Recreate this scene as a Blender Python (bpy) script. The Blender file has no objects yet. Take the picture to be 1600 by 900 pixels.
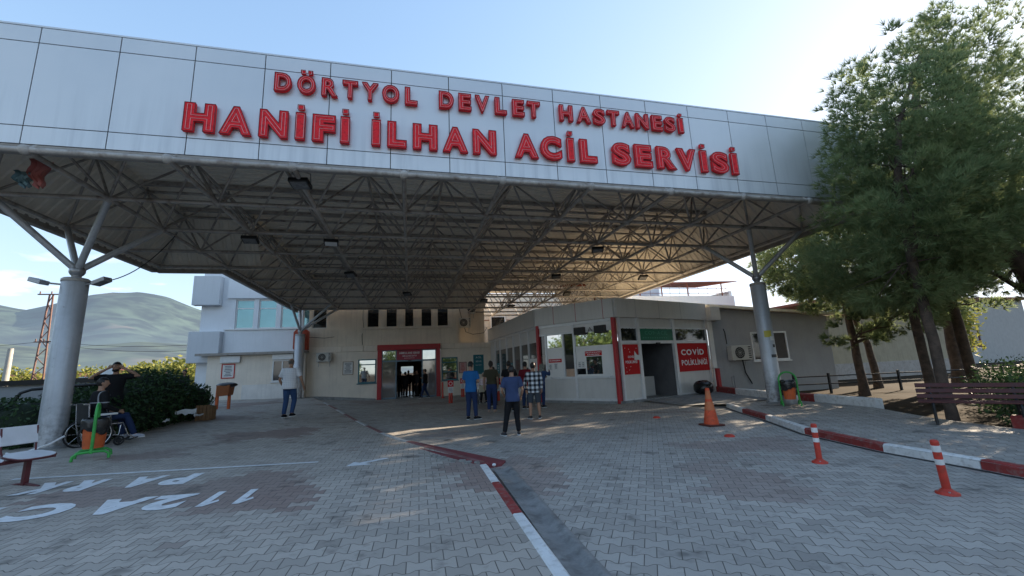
import bpy, bmesh, math, random
from mathutils import Vector, Matrix, noise
random.seed(7)
S = bpy.context.scene
COL = S.collection
PI = math.pi
R = math.radians
OFF = {}

# ------------------------------------------------------------------ objects
def tag(o, label=None, cat=None, group=None, kind=None):
    if label: o['label'] = label
    if cat: o['category'] = cat
    if group: o['group'] = group
    if kind: o['kind'] = kind
    return o

def empty(name, loc, label=None, cat=None, group=None, rz=0.0):
    o = bpy.data.objects.new(name, None)
    COL.objects.link(o)
    o.location = loc
    o.rotation_euler = (0, 0, rz)
    o.empty_display_size = 0.1
    OFF[o.name] = Vector(loc) if rz == 0 else Vector((0, 0, 0))
    return tag(o, label, cat, group)

def link_mesh(name, me, parent=None):
    o = bpy.data.objects.new(name, me)
    COL.objects.link(o)
    off = Vector((0, 0, 0))
    if parent is not None:
        o.parent = parent
        off = OFF[parent.name]
    OFF[o.name] = off
    if off.length > 0:
        me.transform(Matrix.Translation(-off))
    return o

class MB:
    """collects shapes and links them as ONE mesh object"""
    def __init__(self):
        self.v = []; self.f = []; self.m = []; self.s = []
    def add(self, vs, fs, mi=0, smooth=False):
        b = len(self.v)
        self.v += [tuple(p) for p in vs]
        for q in fs:
            self.f.append([b + i for i in q]); self.m.append(mi); self.s.append(smooth)
    def corners(self, c, mi=0):
        self.add(c, [(0, 3, 2, 1), (4, 5, 6, 7), (0, 1, 5, 4), (1, 2, 6, 5), (2, 3, 7, 6), (3, 0, 4, 7)], mi)
    def box(self, x0, x1, y0, y1, z0, z1, mi=0):
        self.corners([(x0, y0, z0), (x1, y0, z0), (x1, y1, z0), (x0, y1, z0), (x0, y0, z1), (x1, y0, z1), (x1, y1, z1), (x0, y1, z1)], mi)
    def obox(self, c, ax, ay, az, mi=0):
        c = Vector(c); ax = Vector(ax); ay = Vector(ay); az = Vector(az)
        self.corners([c - ax - ay - az, c + ax - ay - az, c + ax + ay - az, c - ax + ay - az,
                      c - ax - ay + az, c + ax - ay + az, c + ax + ay + az, c - ax + ay + az], mi)
    def fbox(self, F, u0, u1, d0, d1, z0, z1, mi=0):
        self.corners([F(u0, d1, z0), F(u1, d1, z0), F(u1, d0, z0), F(u0, d0, z0),
                      F(u0, d1, z1), F(u1, d1, z1), F(u1, d0, z1), F(u0, d0, z1)], mi)
    def quad(self, a, b, c, d, mi=0, smooth=False):
        self.add([a, b, c, d], [(0, 1, 2, 3)], mi, smooth)
    def tube(self, p0, p1, r, n=8, mi=0, r1=None, caps=True):
        p0 = Vector(p0); p1 = Vector(p1); r1 = r if r1 is None else r1
        d = (p1 - p0)
        if d.length < 1e-6: return
        d.normalize()
        a = d.cross(Vector((0, 0, 1)) if abs(d.z) < .95 else Vector((1, 0, 0))).normalized()
        b = d.cross(a)
        vs = []
        for k in range(n):
            t = 2 * PI * k / n
            w = a * math.cos(t) + b * math.sin(t)
            vs.append(p0 + w * r); vs.append(p1 + w * r1)
        fs = [(2 * k, 2 * ((k + 1) % n), 2 * ((k + 1) % n) + 1, 2 * k + 1) for k in range(n)]
        self.add(vs, fs, mi, True)
        if caps:
            self.add([vs[2 * k] for k in range(n)], [tuple(range(n - 1, -1, -1))], mi)
            self.add([vs[2 * k + 1] for k in range(n)], [tuple(range(n))], mi)
    def path(self, pts, r, n=8, mi=0, closed=False):
        """smooth tube along points, r number or list"""
        pts = [Vector(p) for p in pts]; m = len(pts)
        rs = r if isinstance(r, (list, tuple)) else [r] * m
        rings = []; prev = None
        for i in range(m):
            if closed: d = pts[(i + 1) % m] - pts[i - 1]
            else: d = pts[min(i + 1, m - 1)] - pts[max(i - 1, 0)]
            if d.length < 1e-9: d = Vector((0, 0, 1))
            d.normalize()
            if prev is None:
                a = d.cross(Vector((0, 0, 1)) if abs(d.z) < .95 else Vector((1, 0, 0))).normalized()
            else:
                a = (prev - d * prev.dot(d)).normalized()
            prev = a
            b = d.cross(a)
            rings.append([pts[i] + (a * math.cos(2 * PI * k / n) + b * math.sin(2 * PI * k / n)) * rs[i] for k in range(n)])
        vs = [p for q in rings for p in q]; fs = []
        for i in range(m if closed else m - 1):
            j = (i + 1) % m
            for k in range(n):
                l = (k + 1) % n
                fs.append((i * n + k, i * n + l, j * n + l, j * n + k))
        self.add(vs, fs, mi, True)
        if not closed:
            self.add(rings[0], [tuple(range(n - 1, -1, -1))], mi)
            self.add(rings[-1], [tuple(range(n))], mi)
    def lathe(self, prof, c=(0, 0, 0), n=20, mi=0, smooth=True):
        c = Vector(c); vs = []; fs = []
        for r, z in prof:
            for k in range(n):
                t = 2 * PI * k / n
                vs.append(c + Vector((r * math.cos(t), r * math.sin(t), z)))
        for i in range(len(prof) - 1):
            for k in range(n):
                l = (k + 1) % n
                fs.append((i * n + k, i * n + l, (i + 1) * n + l, (i + 1) * n + k))
        self.add(vs, fs, mi, smooth)
        if prof[0][0] > 1e-6: self.add(vs[:n], [tuple(range(n - 1, -1, -1))], mi)
        if prof[-1][0] > 1e-6: self.add(vs[-n:], [tuple(range(n))], mi)
    def ball(self, c, r, n=10, mi=0, rot=None):
        if not isinstance(r, (tuple, list)): r = (r, r, r)
        c = Vector(c); m = max(4, n // 2 + 1); vs = [];fs = []
        for i in range(m + 1):
            ph = PI * i / m
            for k in range(n):
                t = 2 * PI * k / n
                p = Vector((r[0] * math.sin(ph) * math.cos(t), r[1] * math.sin(ph) * math.sin(t), -r[2] * math.cos(ph)))
                if rot: p = rot @ p
                vs.append(c + p)
        for i in range(m):
            for k in range(n):
                l = (k + 1) % n
                fs.append((i * n + k, i * n + l, (i + 1) * n + l, (i + 1) * n + k))
        self.add(vs, fs, mi, True)
    def prism(self, poly, z0, z1, mi=0):
        n = len(poly)
        vs = [(p[0], p[1], z0) for p in poly] + [(p[0], p[1], z1) for p in poly]
        fs = [tuple(range(n - 1, -1, -1)), tuple(range(n, 2 * n))] + [(k, (k + 1) % n, n + (k + 1) % n, n + k) for k in range(n)]
        self.add(vs, fs, mi)
    def mesh(self, name, mats, weld=False):
        me = bpy.data.meshes.new(name)
        me.from_pydata(self.v, [], self.f)
        for m in (mats if isinstance(mats, (list, tuple)) else [mats]): me.materials.append(m)
        me.polygons.foreach_set('material_index', self.m)
        me.polygons.foreach_set('use_smooth', self.s)
        me.update()
        if weld:
            b = bmesh.new(); b.from_mesh(me); bmesh.ops.remove_doubles(b, verts=b.verts, dist=1e-4); b.to_mesh(me); b.free()
        return me
    def build(self, name, mats, parent=None, weld=False):
        return link_mesh(name, self.mesh(name, mats, weld), parent)

def bevel(o, w=.01, seg=2):
    b = bmesh.new(); b.from_mesh(o.data)
    bmesh.ops.remove_doubles(b, verts=b.verts, dist=1e-5)
    es = [e for e in b.edges if len(e.link_faces) == 2 and e.calc_face_angle(0) > .6]
    if es: bmesh.ops.bevel(b, geom=es, offset=w, segments=seg, affect='EDGES', profile=.5)
    b.to_mesh(o.data); b.free()
    return o

def copy_tree(o, parent=None):
    c = o.copy(); COL.objects.link(c)
    if parent is not None: c.parent = parent
    OFF[c.name] = OFF.get(o.name, Vector((0, 0, 0)))
    for ch in list(o.children): copy_tree(ch, c)
    return c

def Frame(P, Q):
    """u along P->Q, d outward to the viewer's side (right hand of the run), z up"""
    P = Vector((P[0], P[1], 0)); Q = Vector((Q[0], Q[1], 0))
    t = (Q - P); L = t.length; t.normalize()
    n = Vector((t.y, -t.x, 0))
    f = lambda u, d, z: P + t * u + n * d + Vector((0, 0, z))
    f.L = L; f.t = t; f.n = n
    return f

# ------------------------------------------------------------------ materials
class NT:
    def __init__(self, name):
        self.m = bpy.data.materials.new(name); self.m.use_nodes = True
        self.t = self.m.node_tree; self.n = self.t.nodes; self.n.clear()
        self.out = self.n.new('ShaderNodeOutputMaterial')
        self.b = self.n.new('ShaderNodeBsdfPrincipled')
        self.t.links.new(self.b.outputs[0], self.out.inputs[0])
    def L(self, a, b): self.t.links.new(a, b)
    def setv(self, sock, v):
        if hasattr(v, 'links') or hasattr(v, 'is_linked'): self.L(v, sock)
        else: sock.default_value = v
    def math(self, op, a, b=None, c=None, clamp=False):
        n = self.n.new('ShaderNodeMath'); n.operation = op; n.use_clamp = clamp
        self.setv(n.inputs[0], a)
        if b is not None: self.setv(n.inputs[1], b)
        if c is not None: self.setv(n.inputs[2], c)
        return n.outputs[0]
    def pos(self, obj=False):
        if obj:
            return self.n.new('ShaderNodeTexCoord').outputs['Object']
        return self.n.new('ShaderNodeNewGeometry').outputs['Position']
    def mapping(self, v, scale=(1, 1, 1), rot=(0, 0, 0), loc=(0, 0, 0)):
        n = self.n.new('ShaderNodeMapping'); self.L(v, n.inputs[0])
        n.inputs['Scale'].default_value = scale; n.inputs['Rotation'].default_value = rot; n.inputs['Location'].default_value = loc
        return n.outputs[0]
    def noise(self, v, scale=1, detail=3, rough=.55):
        n = self.n.new('ShaderNodeTexNoise'); self.L(v, n.inputs['Vector'])
        n.inputs['Scale'].default_value = scale; n.inputs['Detail'].default_value = detail; n.inputs['Roughness'].default_value = rough
        return n.outputs[0]
    def white(self, v):
        n = self.n.new('ShaderNodeTexWhiteNoise'); n.noise_dimensions = '3D'; self.L(v, n.inputs['Vector'])
        return n.outputs['Value']
    def mix(self, f, a, b, mode='MIX'):
        n = self.n.new('ShaderNodeMix'); n.data_type = 'RGBA'; n.blend_type = mode
        self.setv(n.inputs[0], f)
        for s, v in ((n.inputs[6], a), (n.inputs[7], b)):
            if isinstance(v, (tuple, list)): s.default_value = (*v[:3], 1)
            else: self.L(v, s)
        return n.outputs[2]
    def ramp(self, v, lo, hi, a=0., b=1.):
        n = self.n.new('ShaderNodeMapRange'); self.L(v, n.inputs[0])
        n.inputs[1].default_value = lo; n.inputs[2].default_value = hi; n.inputs[3].default_value = a; n.inputs[4].default_value = b
        return n.outputs[0]
    def comb(self, x, y, z=0.):
        n = self.n.new('ShaderNodeCombineXYZ')
        for i, v in enumerate((x, y, z)): self.setv(n.inputs[i], v)
        return n.outputs[0]
    def sep(self, v):
        n = self.n.new('ShaderNodeSeparateXYZ'); self.L(v, n.inputs[0]); return n.outputs
    def bump(self, h, strength=.3, dist=.01):
        n = self.n.new('ShaderNodeBump'); self.L(h, n.inputs['Height'])
        n.inputs['Strength'].default_value = strength; n.inputs['Distance'].default_value = dist
        self.L(n.outputs[0], self.b.inputs['Normal'])
    def color(self, c):
        s = self.b.inputs['Base Color']
        if isinstance(c, (tuple, list)): s.default_value = (*c[:3], 1)
        else: self.L(c, s)
    def set(self, rough=None, metal=None, spec=None):
        for k, v in (('Roughness', rough), ('Metallic', metal), ('Specular IOR Level', spec)):
            if v is not None: self.setv(self.b.inputs[k], v)

def shade(c, k): return tuple(min(1, x * k) for x in c)
MATS = {}
def mk(name, col, rough=.6, metal=0., var=.25, scale=2.5, bump=.0, bscale=60, streak=0., spec=.4, dirt=None, obj=False):
    if name in MATS: return MATS[name]
    t = NT(name); p = t.pos(obj)
    nz = t.noise(p, scale, 4)
    c = t.mix(t.ramp(nz, .3, .7), shade(col, 1 - var), shade(col, 1 + var * .5))
    fine = t.noise(p, scale * 14, 2)
    c = t.mix(t.ramp(fine, .35, .75, 0, .35), c, shade(col, 1 - var * 1.4))
    if streak:
        st = t.noise(t.mapping(p, (9, 9, .55)), 1.0, 4)
        c = t.mix(t.ramp(st, .5, .75, 0, streak), c, dirt or shade(col, .45))
    elif dirt:
        st = t.noise(p, scale * 2.3, 5)
        c = t.mix(t.ramp(st, .5, .72, 0, .8), c, dirt)
    t.color(c)
    t.set(metal=metal, spec=spec, rough=t.ramp(nz, .3, .7, max(0, rough - .08), min(1, rough + .1)))
    if bump: t.bump(t.noise(p, bscale, 3), bump, .01)
    MATS[name] = t.m
    return t.m

def plain(name, col, rough=.5, metal=0., spec=.5, emit=None):
    if name in MATS: return MATS[name]
    t = NT(name); t.color(col); t.set(rough=rough, metal=metal, spec=spec)
    if emit:
        t.b.inputs['Emission Color'].default_value = (*emit[:3], 1); t.b.inputs['Emission Strength'].default_value = emit[3]
    MATS[name] = t.m
    return t.m

def paver(name, rot, base, red=0.0, L=.2, h=.167, wear=.5):
    """bone-shaped interlocking concrete pavers"""
    t = NT(name)
    p = t.mapping(t.pos(), (1, 1, 1), (0, 0, rot))
    x, y, z = t.sep(p)
    wob = t.noise(p, 1.3, 2)
    y = t.math('ADD', y, t.math('MULTIPLY', t.math('SUBTRACT', wob, .5), .05))
    s = t.math('FRACT', t.math('DIVIDE', x, L))
    tri = t.math('SUBTRACT', t.math('MULTIPLY', t.math('ABSOLUTE', t.math('SUBTRACT', s, .5)), 4.), 1.)
    T = t.math('MAXIMUM', t.math('MINIMUM', t.math('MULTIPLY', tri, 2.2), 1.), -1.)
    n = t.math('ROUND', t.math('DIVIDE', y, h))
    par = t.math('FLOORED_MODULO', n, 2.)
    sg = t.math('SUBTRACT', 1., t.math('MULTIPLY', par, 2.))
    dl = t.math('SUBTRACT', t.math('SUBTRACT', y, t.math('MULTIPLY', n, h)), t.math('MULTIPLY', t.math('MULTIPLY', T, sg), .02))
    row = t.math('ADD', n, t.math('GREATER_THAN', dl, 0.))
    rp = t.math('FLOORED_MODULO', row, 2.)
    ux = t.math('ADD', t.math('DIVIDE', x, L), t.math('MULTIPLY', rp, .5))
    cell = t.math('FLOOR', ux)
    fx = t.math('FRACT', ux)
    dj = t.math('MULTIPLY', t.math('MINIMUM', fx, t.math('SUBTRACT', 1., fx)), L)
    d = t.math('MINIMUM', dj, t.math('ABSOLUTE', dl))
    gap = t.ramp(d, .0015, .0052)          # 0 in the joint, 1 on the stone
    n1 = t.n.new('ShaderNodeClamp'); t.L(gap, n1.inputs[0]); gap = n1.outputs[0]
    rnd = t.white(t.comb(cell, row, 3.))
    col = t.mix(rnd, shade(base, .83), shade(base, 1.1))
    rnd2 = t.white(t.comb(cell, row, 9.))
    col = t.mix(t.ramp(rnd2, .93, .97, 0, .45), col, shade(base, .5))
    if red > 0:
        cc = t.comb(t.math('MULTIPLY', cell, L), t.math('MULTIPLY', row, h), 0.)
        big = t.noise(t.mapping(cc, (1, 1, 1), (0, 0, .6)), .42, 1)
        mk_ = t.ramp(t.math('ADD', big, t.math('MULTIPLY', t.math('SUBTRACT', rnd2, .5), .06)), .56, .6, 0, red)
        cl = t.n.new('ShaderNodeClamp'); t.L(mk_, cl.inputs[0])
        col = t.mix(cl.outputs[0], col, (.24, .15, .13))
    big = t.noise(p, .35, 4)
    col = t.mix(t.ramp(big, .42, .66, 0, .45), col, shade(base, .62))
    sm = t.noise(p, 4.5, 5, .7)
    col = t.mix(t.ramp(sm, .56, .74, 0, .5), col, (.05, .047, .043))
    st = t.noise(p, 1.9, 3, .6)
    col = t.mix(t.ramp(st, .6, .7, 0, .6), col, (.04, .037, .034))
    grit = t.noise(p, 160, 2)
    col = t.mix(t.ramp(grit, .3, .7, 0, .3), col, shade(base, .6))
    jn = t.noise(p, 7, 3)
    jc = t.mix(jn, (.04, .037, .033), (.13, .118, .1))
    col = t.mix(gap, jc, col)
    t.color(col)
    t.set(rough=t.ramp(sm, .3, .7, .62, .85), spec=.32)
    hh = t.math('ADD', t.math('MULTIPLY', gap, 1.), t.math('ADD', t.math('MULTIPLY', grit, .18), t.math('MULTIPLY', rnd, .35)))
    t.bump(hh, .55, .006)
    return t.m

M = {}
M['pave_l'] = paver('pavers_grey_raised', .02, (.475, .425, .37), .75)
M['pave_r'] = paver('pavers_grey_forecourt', .55, (.445, .41, .368), .5)
M['pave_s'] = paver('pavers_sidewalk', -.95, (.42, .385, .345), .1)
M['concrete'] = mk('concrete', (.3, .3, .295), .8, var=.3, scale=3, bump=.3, bscale=40, dirt=(.12, .115, .11))
M['dark_gap'] = mk('drain_gap', (.03, .03, .028), .8, var=.5)  # near-black colour for the flat drain strip
M['ground'] = mk('earth_ground', (.06, .044, .03), .95, var=.5, scale=.6, bump=.5, bscale=16, dirt=(.025, .024, .014), spec=.03)
M['road_far'] = mk('old_asphalt', (.12, .12, .118), .9, var=.25)
M['kerb_white'] = mk('kerb_white_paint', (.74, .735, .72), .6, var=.14, scale=5, bump=.5, bscale=22, dirt=(.42, .4, .37))
M['kerb_red'] = mk('kerb_red_paint', (.31, .045, .04), .65, var=.3, scale=5, bump=.5, bscale=22, dirt=(.26, .17, .15))
M['road_paint'] = mk('worn_road_paint', (.78, .79, .8), .7, var=.12, scale=6, bump=.25, bscale=60, dirt=(.5, .5, .5))
M['truss'] = mk('truss_grey_paint', (.46, .425, .39), .5, .2, var=.3, scale=2, dirt=(.16, .12, .09))
M['column'] = mk('column_silver_paint', (.44, .455, .48), .42, .35, var=.14, scale=1.6, streak=.35, dirt=(.24, .24, .245))
M['sheet'] = mk('ribbed_sheet_paint', (.82, .75, .64), .55, .0, var=.12, scale=.8, streak=.2, dirt=(.3, .27, .23))
M['rooftop'] = mk('roof_top', (.86, .79, .66), .8, var=.2)
M['trim'] = mk('edge_trim', (.34, .31, .28), .55, .1, var=.2, dirt=(.2, .17, .14))
M['red_paint'] = mk('red_frame_paint', (.42, .022, .028), .4, var=.15, scale=3)
M['maroon'] = mk('maroon_steel', (.11, .02, .025), .45, var=.25, scale=9)
M['cream'] = mk('cream_render', (.80, .71, .60), .85, var=.1, scale=1.2, bump=.15, bscale=70, streak=.2, dirt=(.36, .31, .26))
M['cream_up'] = mk('tan_render', (.74, .65, .53), .85, var=.12, scale=1.2, bump=.15, bscale=70, streak=.25, dirt=(.28, .24, .2))
M['cream_lt'] = mk('pale_dado', (.78, .74, .69), .8, var=.12, scale=2, streak=.3, dirt=(.45, .42, .4))
M['white_wall'] = mk('white_render', (.76, .78, .81), .8, var=.06, scale=1, streak=.16, dirt=(.5, .5, .52))
M['grey_panel'] = mk('pale_grey_panel', (.6, .62, .65), .6, var=.06, scale=1, streak=.15)
M['kiosk'] = mk('kiosk_panel', (.62, .6, .57), .45, .12, var=.07, scale=2, streak=.2, dirt=(.34, .32, .3))
M['kiosk_w'] = mk('kiosk_white_panel', (.76, .74, .71), .4, var=.07, scale=2)
M['alu'] = mk('white_aluminium', (.68, .68, .68), .35, .15, var=.08, scale=5)
M['greywall'] = mk('grey_wall_paint', (.36, .365, .375), .85, var=.1, scale=1.3, bump=.15, bscale=60, streak=.15, dirt=(.2, .2, .2))
M['teal'] = mk('teal_frame_paint', (.035, .16, .2), .45, var=.15, scale=5)
M['teal_board'] = mk('teal_board', (.015, .15, .19), .5, var=.1, scale=4)
M['black'] = mk('black_plastic', (.015, .015, .016), .45, var=.3)
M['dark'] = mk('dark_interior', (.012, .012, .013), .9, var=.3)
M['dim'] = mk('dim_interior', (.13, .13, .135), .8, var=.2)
M['bag'] = mk('black_bin_bag', (.01, .01, .011), .28, var=.3, bump=1.2, bscale=14, spec=.6)
M['orange'] = mk('orange_plastic', (.62, .12, .03), .5, var=.2, scale=6, dirt=(.35, .08, .03))
M['cone'] = mk('cone_orange', (.66, .085, .025), .55, var=.25, scale=7, dirt=(.35, .06, .025))
M['delin'] = mk('delineator_red', (.56, .05, .03), .5, var=.2, scale=8, dirt=(.3, .05, .03))
M['reflect'] = mk('reflective_white', (.72, .7, .68), .4, var=.15, scale=9)
M['green'] = mk('green_enamel', (.05, .36, .07), .4, var=.2, scale=8)
M['seat_white'] = mk('white_seat_laminate', (.62, .62, .64), .45, var=.1, scale=6)
M['wood'] = mk('crate_wood', (.28, .16, .08), .75, var=.3, scale=8)
M['bench_wood'] = mk('maroon_bench_paint', (.1, .028, .026), .6, var=.3, scale=6, dirt=(.06, .03, .03))
M['steel'] = mk('grey_steel', (.36, .36, .37), .4, .6, var=.2)
M['chrome'] = mk('chrome', (.6, .6, .62), .2, .9, var=.1)
M['rubber'] = mk('rubber', (.02, .02, .021), .8, var=.3)
M['ac'] = mk('ac_casing', (.55, .54, .5), .5, var=.12, scale=4)
M['white_p'] = mk('white_plastic', (.72, .72, .72), .4, var=.08)
M['paper'] = mk('paper', (.7, .69, .66), .7, var=.1, scale=10)
M['pink_p'] = mk('pink_notice', (.55, .34, .32), .7, var=.1, scale=10)
M['sign_red'] = mk('sign_red_vinyl', (.52, .02, .022), .7, var=.08, scale=3, spec=.15)
M['sign_wht'] = plain('sign_white', (.78, .78, .78), .5)
M['ink'] = plain('notice_ink', (.12, .12, .14), .7)
M['ink_red'] = plain('notice_red_ink', (.45, .08, .08), .7)
M['led_green'] = mk('green_display', (.01, .16, .09), .35, var=.15)
M['led_dim'] = plain('dim_display_marks', (.06, .32, .22), .5)
M['letter'] = mk('red_letter_plastic', (.88, .03, .04), .6, var=.12, scale=6, dirt=(.4, .02, .025), spec=.18)
M['tubeglass'] = plain('neon_tube', (.8, .38, .38), .3)
M['rust'] = mk('rust_red_roof', (.24, .07, .04), .7, var=.25, scale=3)
M['pylon'] = mk('rusty_pylon', (.2, .11, .09), .7, var=.3)
M['cpole'] = mk('concrete_pole', (.42, .4, .36), .8, var=.15)
M['cloth_pink'] = mk('pink_cloth', (.55, .2, .18), .9, var=.2, scale=5)
M['cloth_blue'] = mk('blue_cloth', (.2, .32, .36), .9, var=.2, scale=5)
M['rubble'] = mk('broken_concrete', (.28, .27, .25), .9, var=.4, scale=12, bump=.6, bscale=50)
M['bark'] = mk('pine_bark', (.12, .085, .065), .95, var=.5, scale=5, bump=1.0, bscale=14, dirt=(.05, .04, .035))

def column_mat():
    t = NT('column_silver'); p = t.pos(); z = t.sep(p)[2]
    n0 = t.noise(p, 1.6, 3); n1 = t.noise(t.mapping(p, (11, 11, .6)), 1., 4); n2 = t.noise(p, 9, 4, .65)
    c = t.mix(t.ramp(n0, .3, .7), (.43, .445, .47), (.51, .52, .54))
    c = t.mix(t.ramp(n1, .5, .72, 0, .4), c, (.29, .29, .295))
    c = t.mix(t.math('MULTIPLY', t.ramp(z, .1, 1.3, .9, .06), t.ramp(n2, .42, .62), clamp=True), c, (.15, .14, .125))
    c = t.mix(t.ramp(n2, .68, .74, 0, .8), c, (.2, .19, .18))
    t.color(c); t.set(rough=t.ramp(n2, .3, .7, .36, .55), metal=.3, spec=.5); t.bump(t.noise(p, 3, 3), .12, .03)
    return t.m
M['column'] = column_mat()
def fascia_mat():
    t = NT('aluminium_composite'); p = t.pos()
    n0 = t.noise(p, .55, 3); n1 = t.noise(t.mapping(p, (6, 6, .35)), 1., 4)
    c = t.mix(t.ramp(n0, .3, .7), (.62, .64, .66), (.69, .705, .72))
    z = t.sep(p)[2]
    low = t.ramp(z, 5.8, 7.2, .4, .03)
    c = t.mix(t.math('MULTIPLY', t.ramp(n1, .48, .7), low, clamp=True), c, (.34, .36, .39))
    n2 = t.noise(t.mapping(p, (14, 14, .25)), 1., 3)
    c = t.mix(t.math('MULTIPLY', t.ramp(n2, .58, .75), low, clamp=True), c, (.72, .75, .78))
    t.color(c); t.set(rough=t.ramp(n0, .3, .7, .36, .44), metal=.3, spec=.5)
    t.bump(t.noise(p, 1.1, 2), .08, .05)
    return t.m
M['fascia'] = fascia_mat()

def glassy(name, col, rough=.04, metal=0., spec=.8):
    t = NT(name); p = t.pos()
    t.color(t.mix(t.noise(p, 1.5, 2), shade(col, .8), shade(col, 1.2)))
    t.set(rough=rough, metal=metal, spec=spec)
    t.bump(t.noise(p, .9, 1), .03, .05)
    return t.m
M['mirror'] = glassy('mirror_film_glass', (.55, .57, .56), .03, .95)
M['glass_dark'] = glassy('dark_glass', (.012, .013, .014), .04, 0., .7)
M['glass_teal'] = glassy('teal_tinted_glass', (.18, .34, .37), .05, .55)
M['glass_grey'] = glassy('grey_glass', (.085, .08, .078), .08, .2)
M['glass_door'] = glassy('door_glass', (.3, .28, .27), .05, .6)

def leafmat(name, a, b, c, rough=.6, trans=.25):
    t = NT(name); p = t.pos()
    n = t.noise(p, .9, 3); w = t.noise(p, 9, 2)
    col = t.mix(t.ramp(n, .35, .65), a, b)
    col = t.mix(t.ramp(w, .5, .75), col, c)
    t.color(col); t.set(rough=rough, spec=.25)
    tr = t.n.new('ShaderNodeBsdfTranslucent'); t.L(col, tr.inputs[0])
    mx = t.n.new('ShaderNodeMixShader'); mx.inputs[0].default_value = trans
    t.L(t.b.outputs[0], mx.inputs[1]); t.L(tr.outputs[0], mx.inputs[2]); t.L(mx.outputs[0], t.out.inputs[0])
    return t.m
M['pine'] = leafmat('pine_needles', (.16, .22, .1), (.25, .31, .13), (.36, .37, .18), .6, .5)
M['hedge'] = leafmat('hedge_leaves', (.022, .05, .02), (.04, .08, .03), (.065, .11, .045), .55)
M['olive'] = leafmat('sunny_leaves', (.17, .19, .04), (.3, .3, .07), (.36, .33, .1), .6, .35)
M['broad'] = leafmat('broad_leaves', (.06, .11, .03), (.11, .17, .05), (.2, .22, .07), .6, .3)

# ------------------------------------------------------------------ camera, sun, sky
cam = bpy.data.cameras.new('camera'); co = bpy.data.objects.new('camera', cam); COL.objects.link(co)
f_, pitch, roll, yaw = 650.89, .1898, -.0444, .2445
fw = Vector((math.sin(yaw) * math.cos(pitch), math.cos(yaw) * math.cos(pitch), math.sin(pitch)))
r0 = Vector((math.cos(yaw), -math.sin(yaw), 0)); u0 = r0.cross(fw)
cr = r0 * math.cos(roll) + u0 * math.sin(roll); cu_ = -r0 * math.sin(roll) + u0 * math.cos(roll)
co.matrix_world = Matrix(((cr.x, cu_.x, -fw.x, 0), (cr.y, cu_.y, -fw.y, 0), (cr.z, cu_.z, -fw.z, 1.6), (0, 0, 0, 1)))
cam.sensor_width = 36; cam.lens = 36 * f_ / 1600; cam.clip_start = .05; cam.clip_end = 30000
S.camera = co
AZ, EL = R(69), R(20.5)       # sun azimuth from +Y towards +X, elevation
sd = Vector((math.sin(AZ) * math.cos(EL), math.cos(AZ) * math.cos(EL), math.sin(EL)))
su = bpy.data.lights.new('sun', 'SUN'); so = bpy.data.objects.new('sun', su); COL.objects.link(so)
su.energy = 13.0; su.angle = R(.5); su.color = (1, .83, .62)
so.rotation_euler = (-sd).to_track_quat('-Z', 'Y').to_euler()
W = bpy.data.worlds.new('World'); S.world = W; W.use_nodes = True
wt = W.node_tree; wn = wt.nodes; wn.clear()
wo = wn.new('ShaderNodeOutputWorld'); bg = wn.new('ShaderNodeBackground'); bg.inputs[1].default_value = .4
sky = wn.new('ShaderNodeTexSky'); sky.sky_type = 'NISHITA'; sky.sun_disc = False
sky.sun_elevation = EL; sky.sun_rotation = AZ; sky.dust_density = .5; sky.air_density = 1.0; sky.ozone_density = 2.0; sky.altitude = 20
# thin haze and a few small clouds low over the hills, painted by direction
tc = wn.new('ShaderNodeTexCoord'); sp = wn.new('ShaderNodeSeparateXYZ'); wt.links.new(tc.outputs['Generated'], sp.inputs[0])
mp = wn.new('ShaderNodeMapping'); mp.inputs['Scale'].default_value = (5, 5, 16); wt.links.new(tc.outputs['Generated'], mp.inputs[0])
nz = wn.new('ShaderNodeTexNoise'); nz.inputs['Scale'].default_value = 2.2; nz.inputs['Detail'].default_value = 6; wt.links.new(mp.outputs[0], nz.inputs['Vector'])
r1 = wn.new('ShaderNodeMapRange'); r1.inputs[1].default_value = .56; r1.inputs[2].default_value = .72; wt.links.new(nz.outputs[0], r1.inputs[0])
r2 = wn.new('ShaderNodeMapRange'); r2.inputs[1].default_value = .26; r2.inputs[2].default_value = .17; wt.links.new(sp.outputs[2], r2.inputs[0])
mm = wn.new('ShaderNodeMath'); mm.operation = 'MULTIPLY'; wt.links.new(r1.outputs[0], mm.inputs[0]); wt.links.new(r2.outputs[0], mm.inputs[1])
m2 = wn.new('ShaderNodeMath'); m2.operation = 'MULTIPLY'; m2.inputs[1].default_value = .7; wt.links.new(mm.outputs[0], m2.inputs[0])
def vm(op, a, b):
    n = wn.new('ShaderNodeVectorMath'); n.operation = op
    for i, v in enumerate((a, b)):
        if isinstance(v, tuple): n.inputs[i].default_value = v
        else: wt.links.new(v, n.inputs[i])
    return n.outputs[0]
# soft shoulder on the sky's own brightness, so the glare round the sun keeps its colour
skyc = vm('DIVIDE', vm('MULTIPLY', sky.outputs[0], (1.66, 1.8, 2.02)), vm('ADD', vm('MULTIPLY', sky.outputs[0], (.41, .41, .41)), (1., 1., 1.)))
cx = wn.new('ShaderNodeMix'); cx.data_type = 'RGBA'; cx.inputs[7].default_value = (4.0, 3.8, 3.75, 1)
wt.links.new(m2.outputs[0], cx.inputs[0]); wt.links.new(skyc, cx.inputs[6])
wt.links.new(cx.outputs[2], bg.inputs[0]); wt.links.new(bg.outputs[0], wo.inputs[0])
S.view_settings.view_transform = 'Standard'; S.view_settings.look = 'None'; S.view_settings.exposure = 0; S.view_settings.gamma = 1
S.cycles.max_bounces = 7; S.cycles.diffuse_bounces = 4; S.cycles.glossy_bounces = 4; S.cycles.transparent_max_bounces = 8
S.cycles.sample_clamp_indirect = 6
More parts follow.
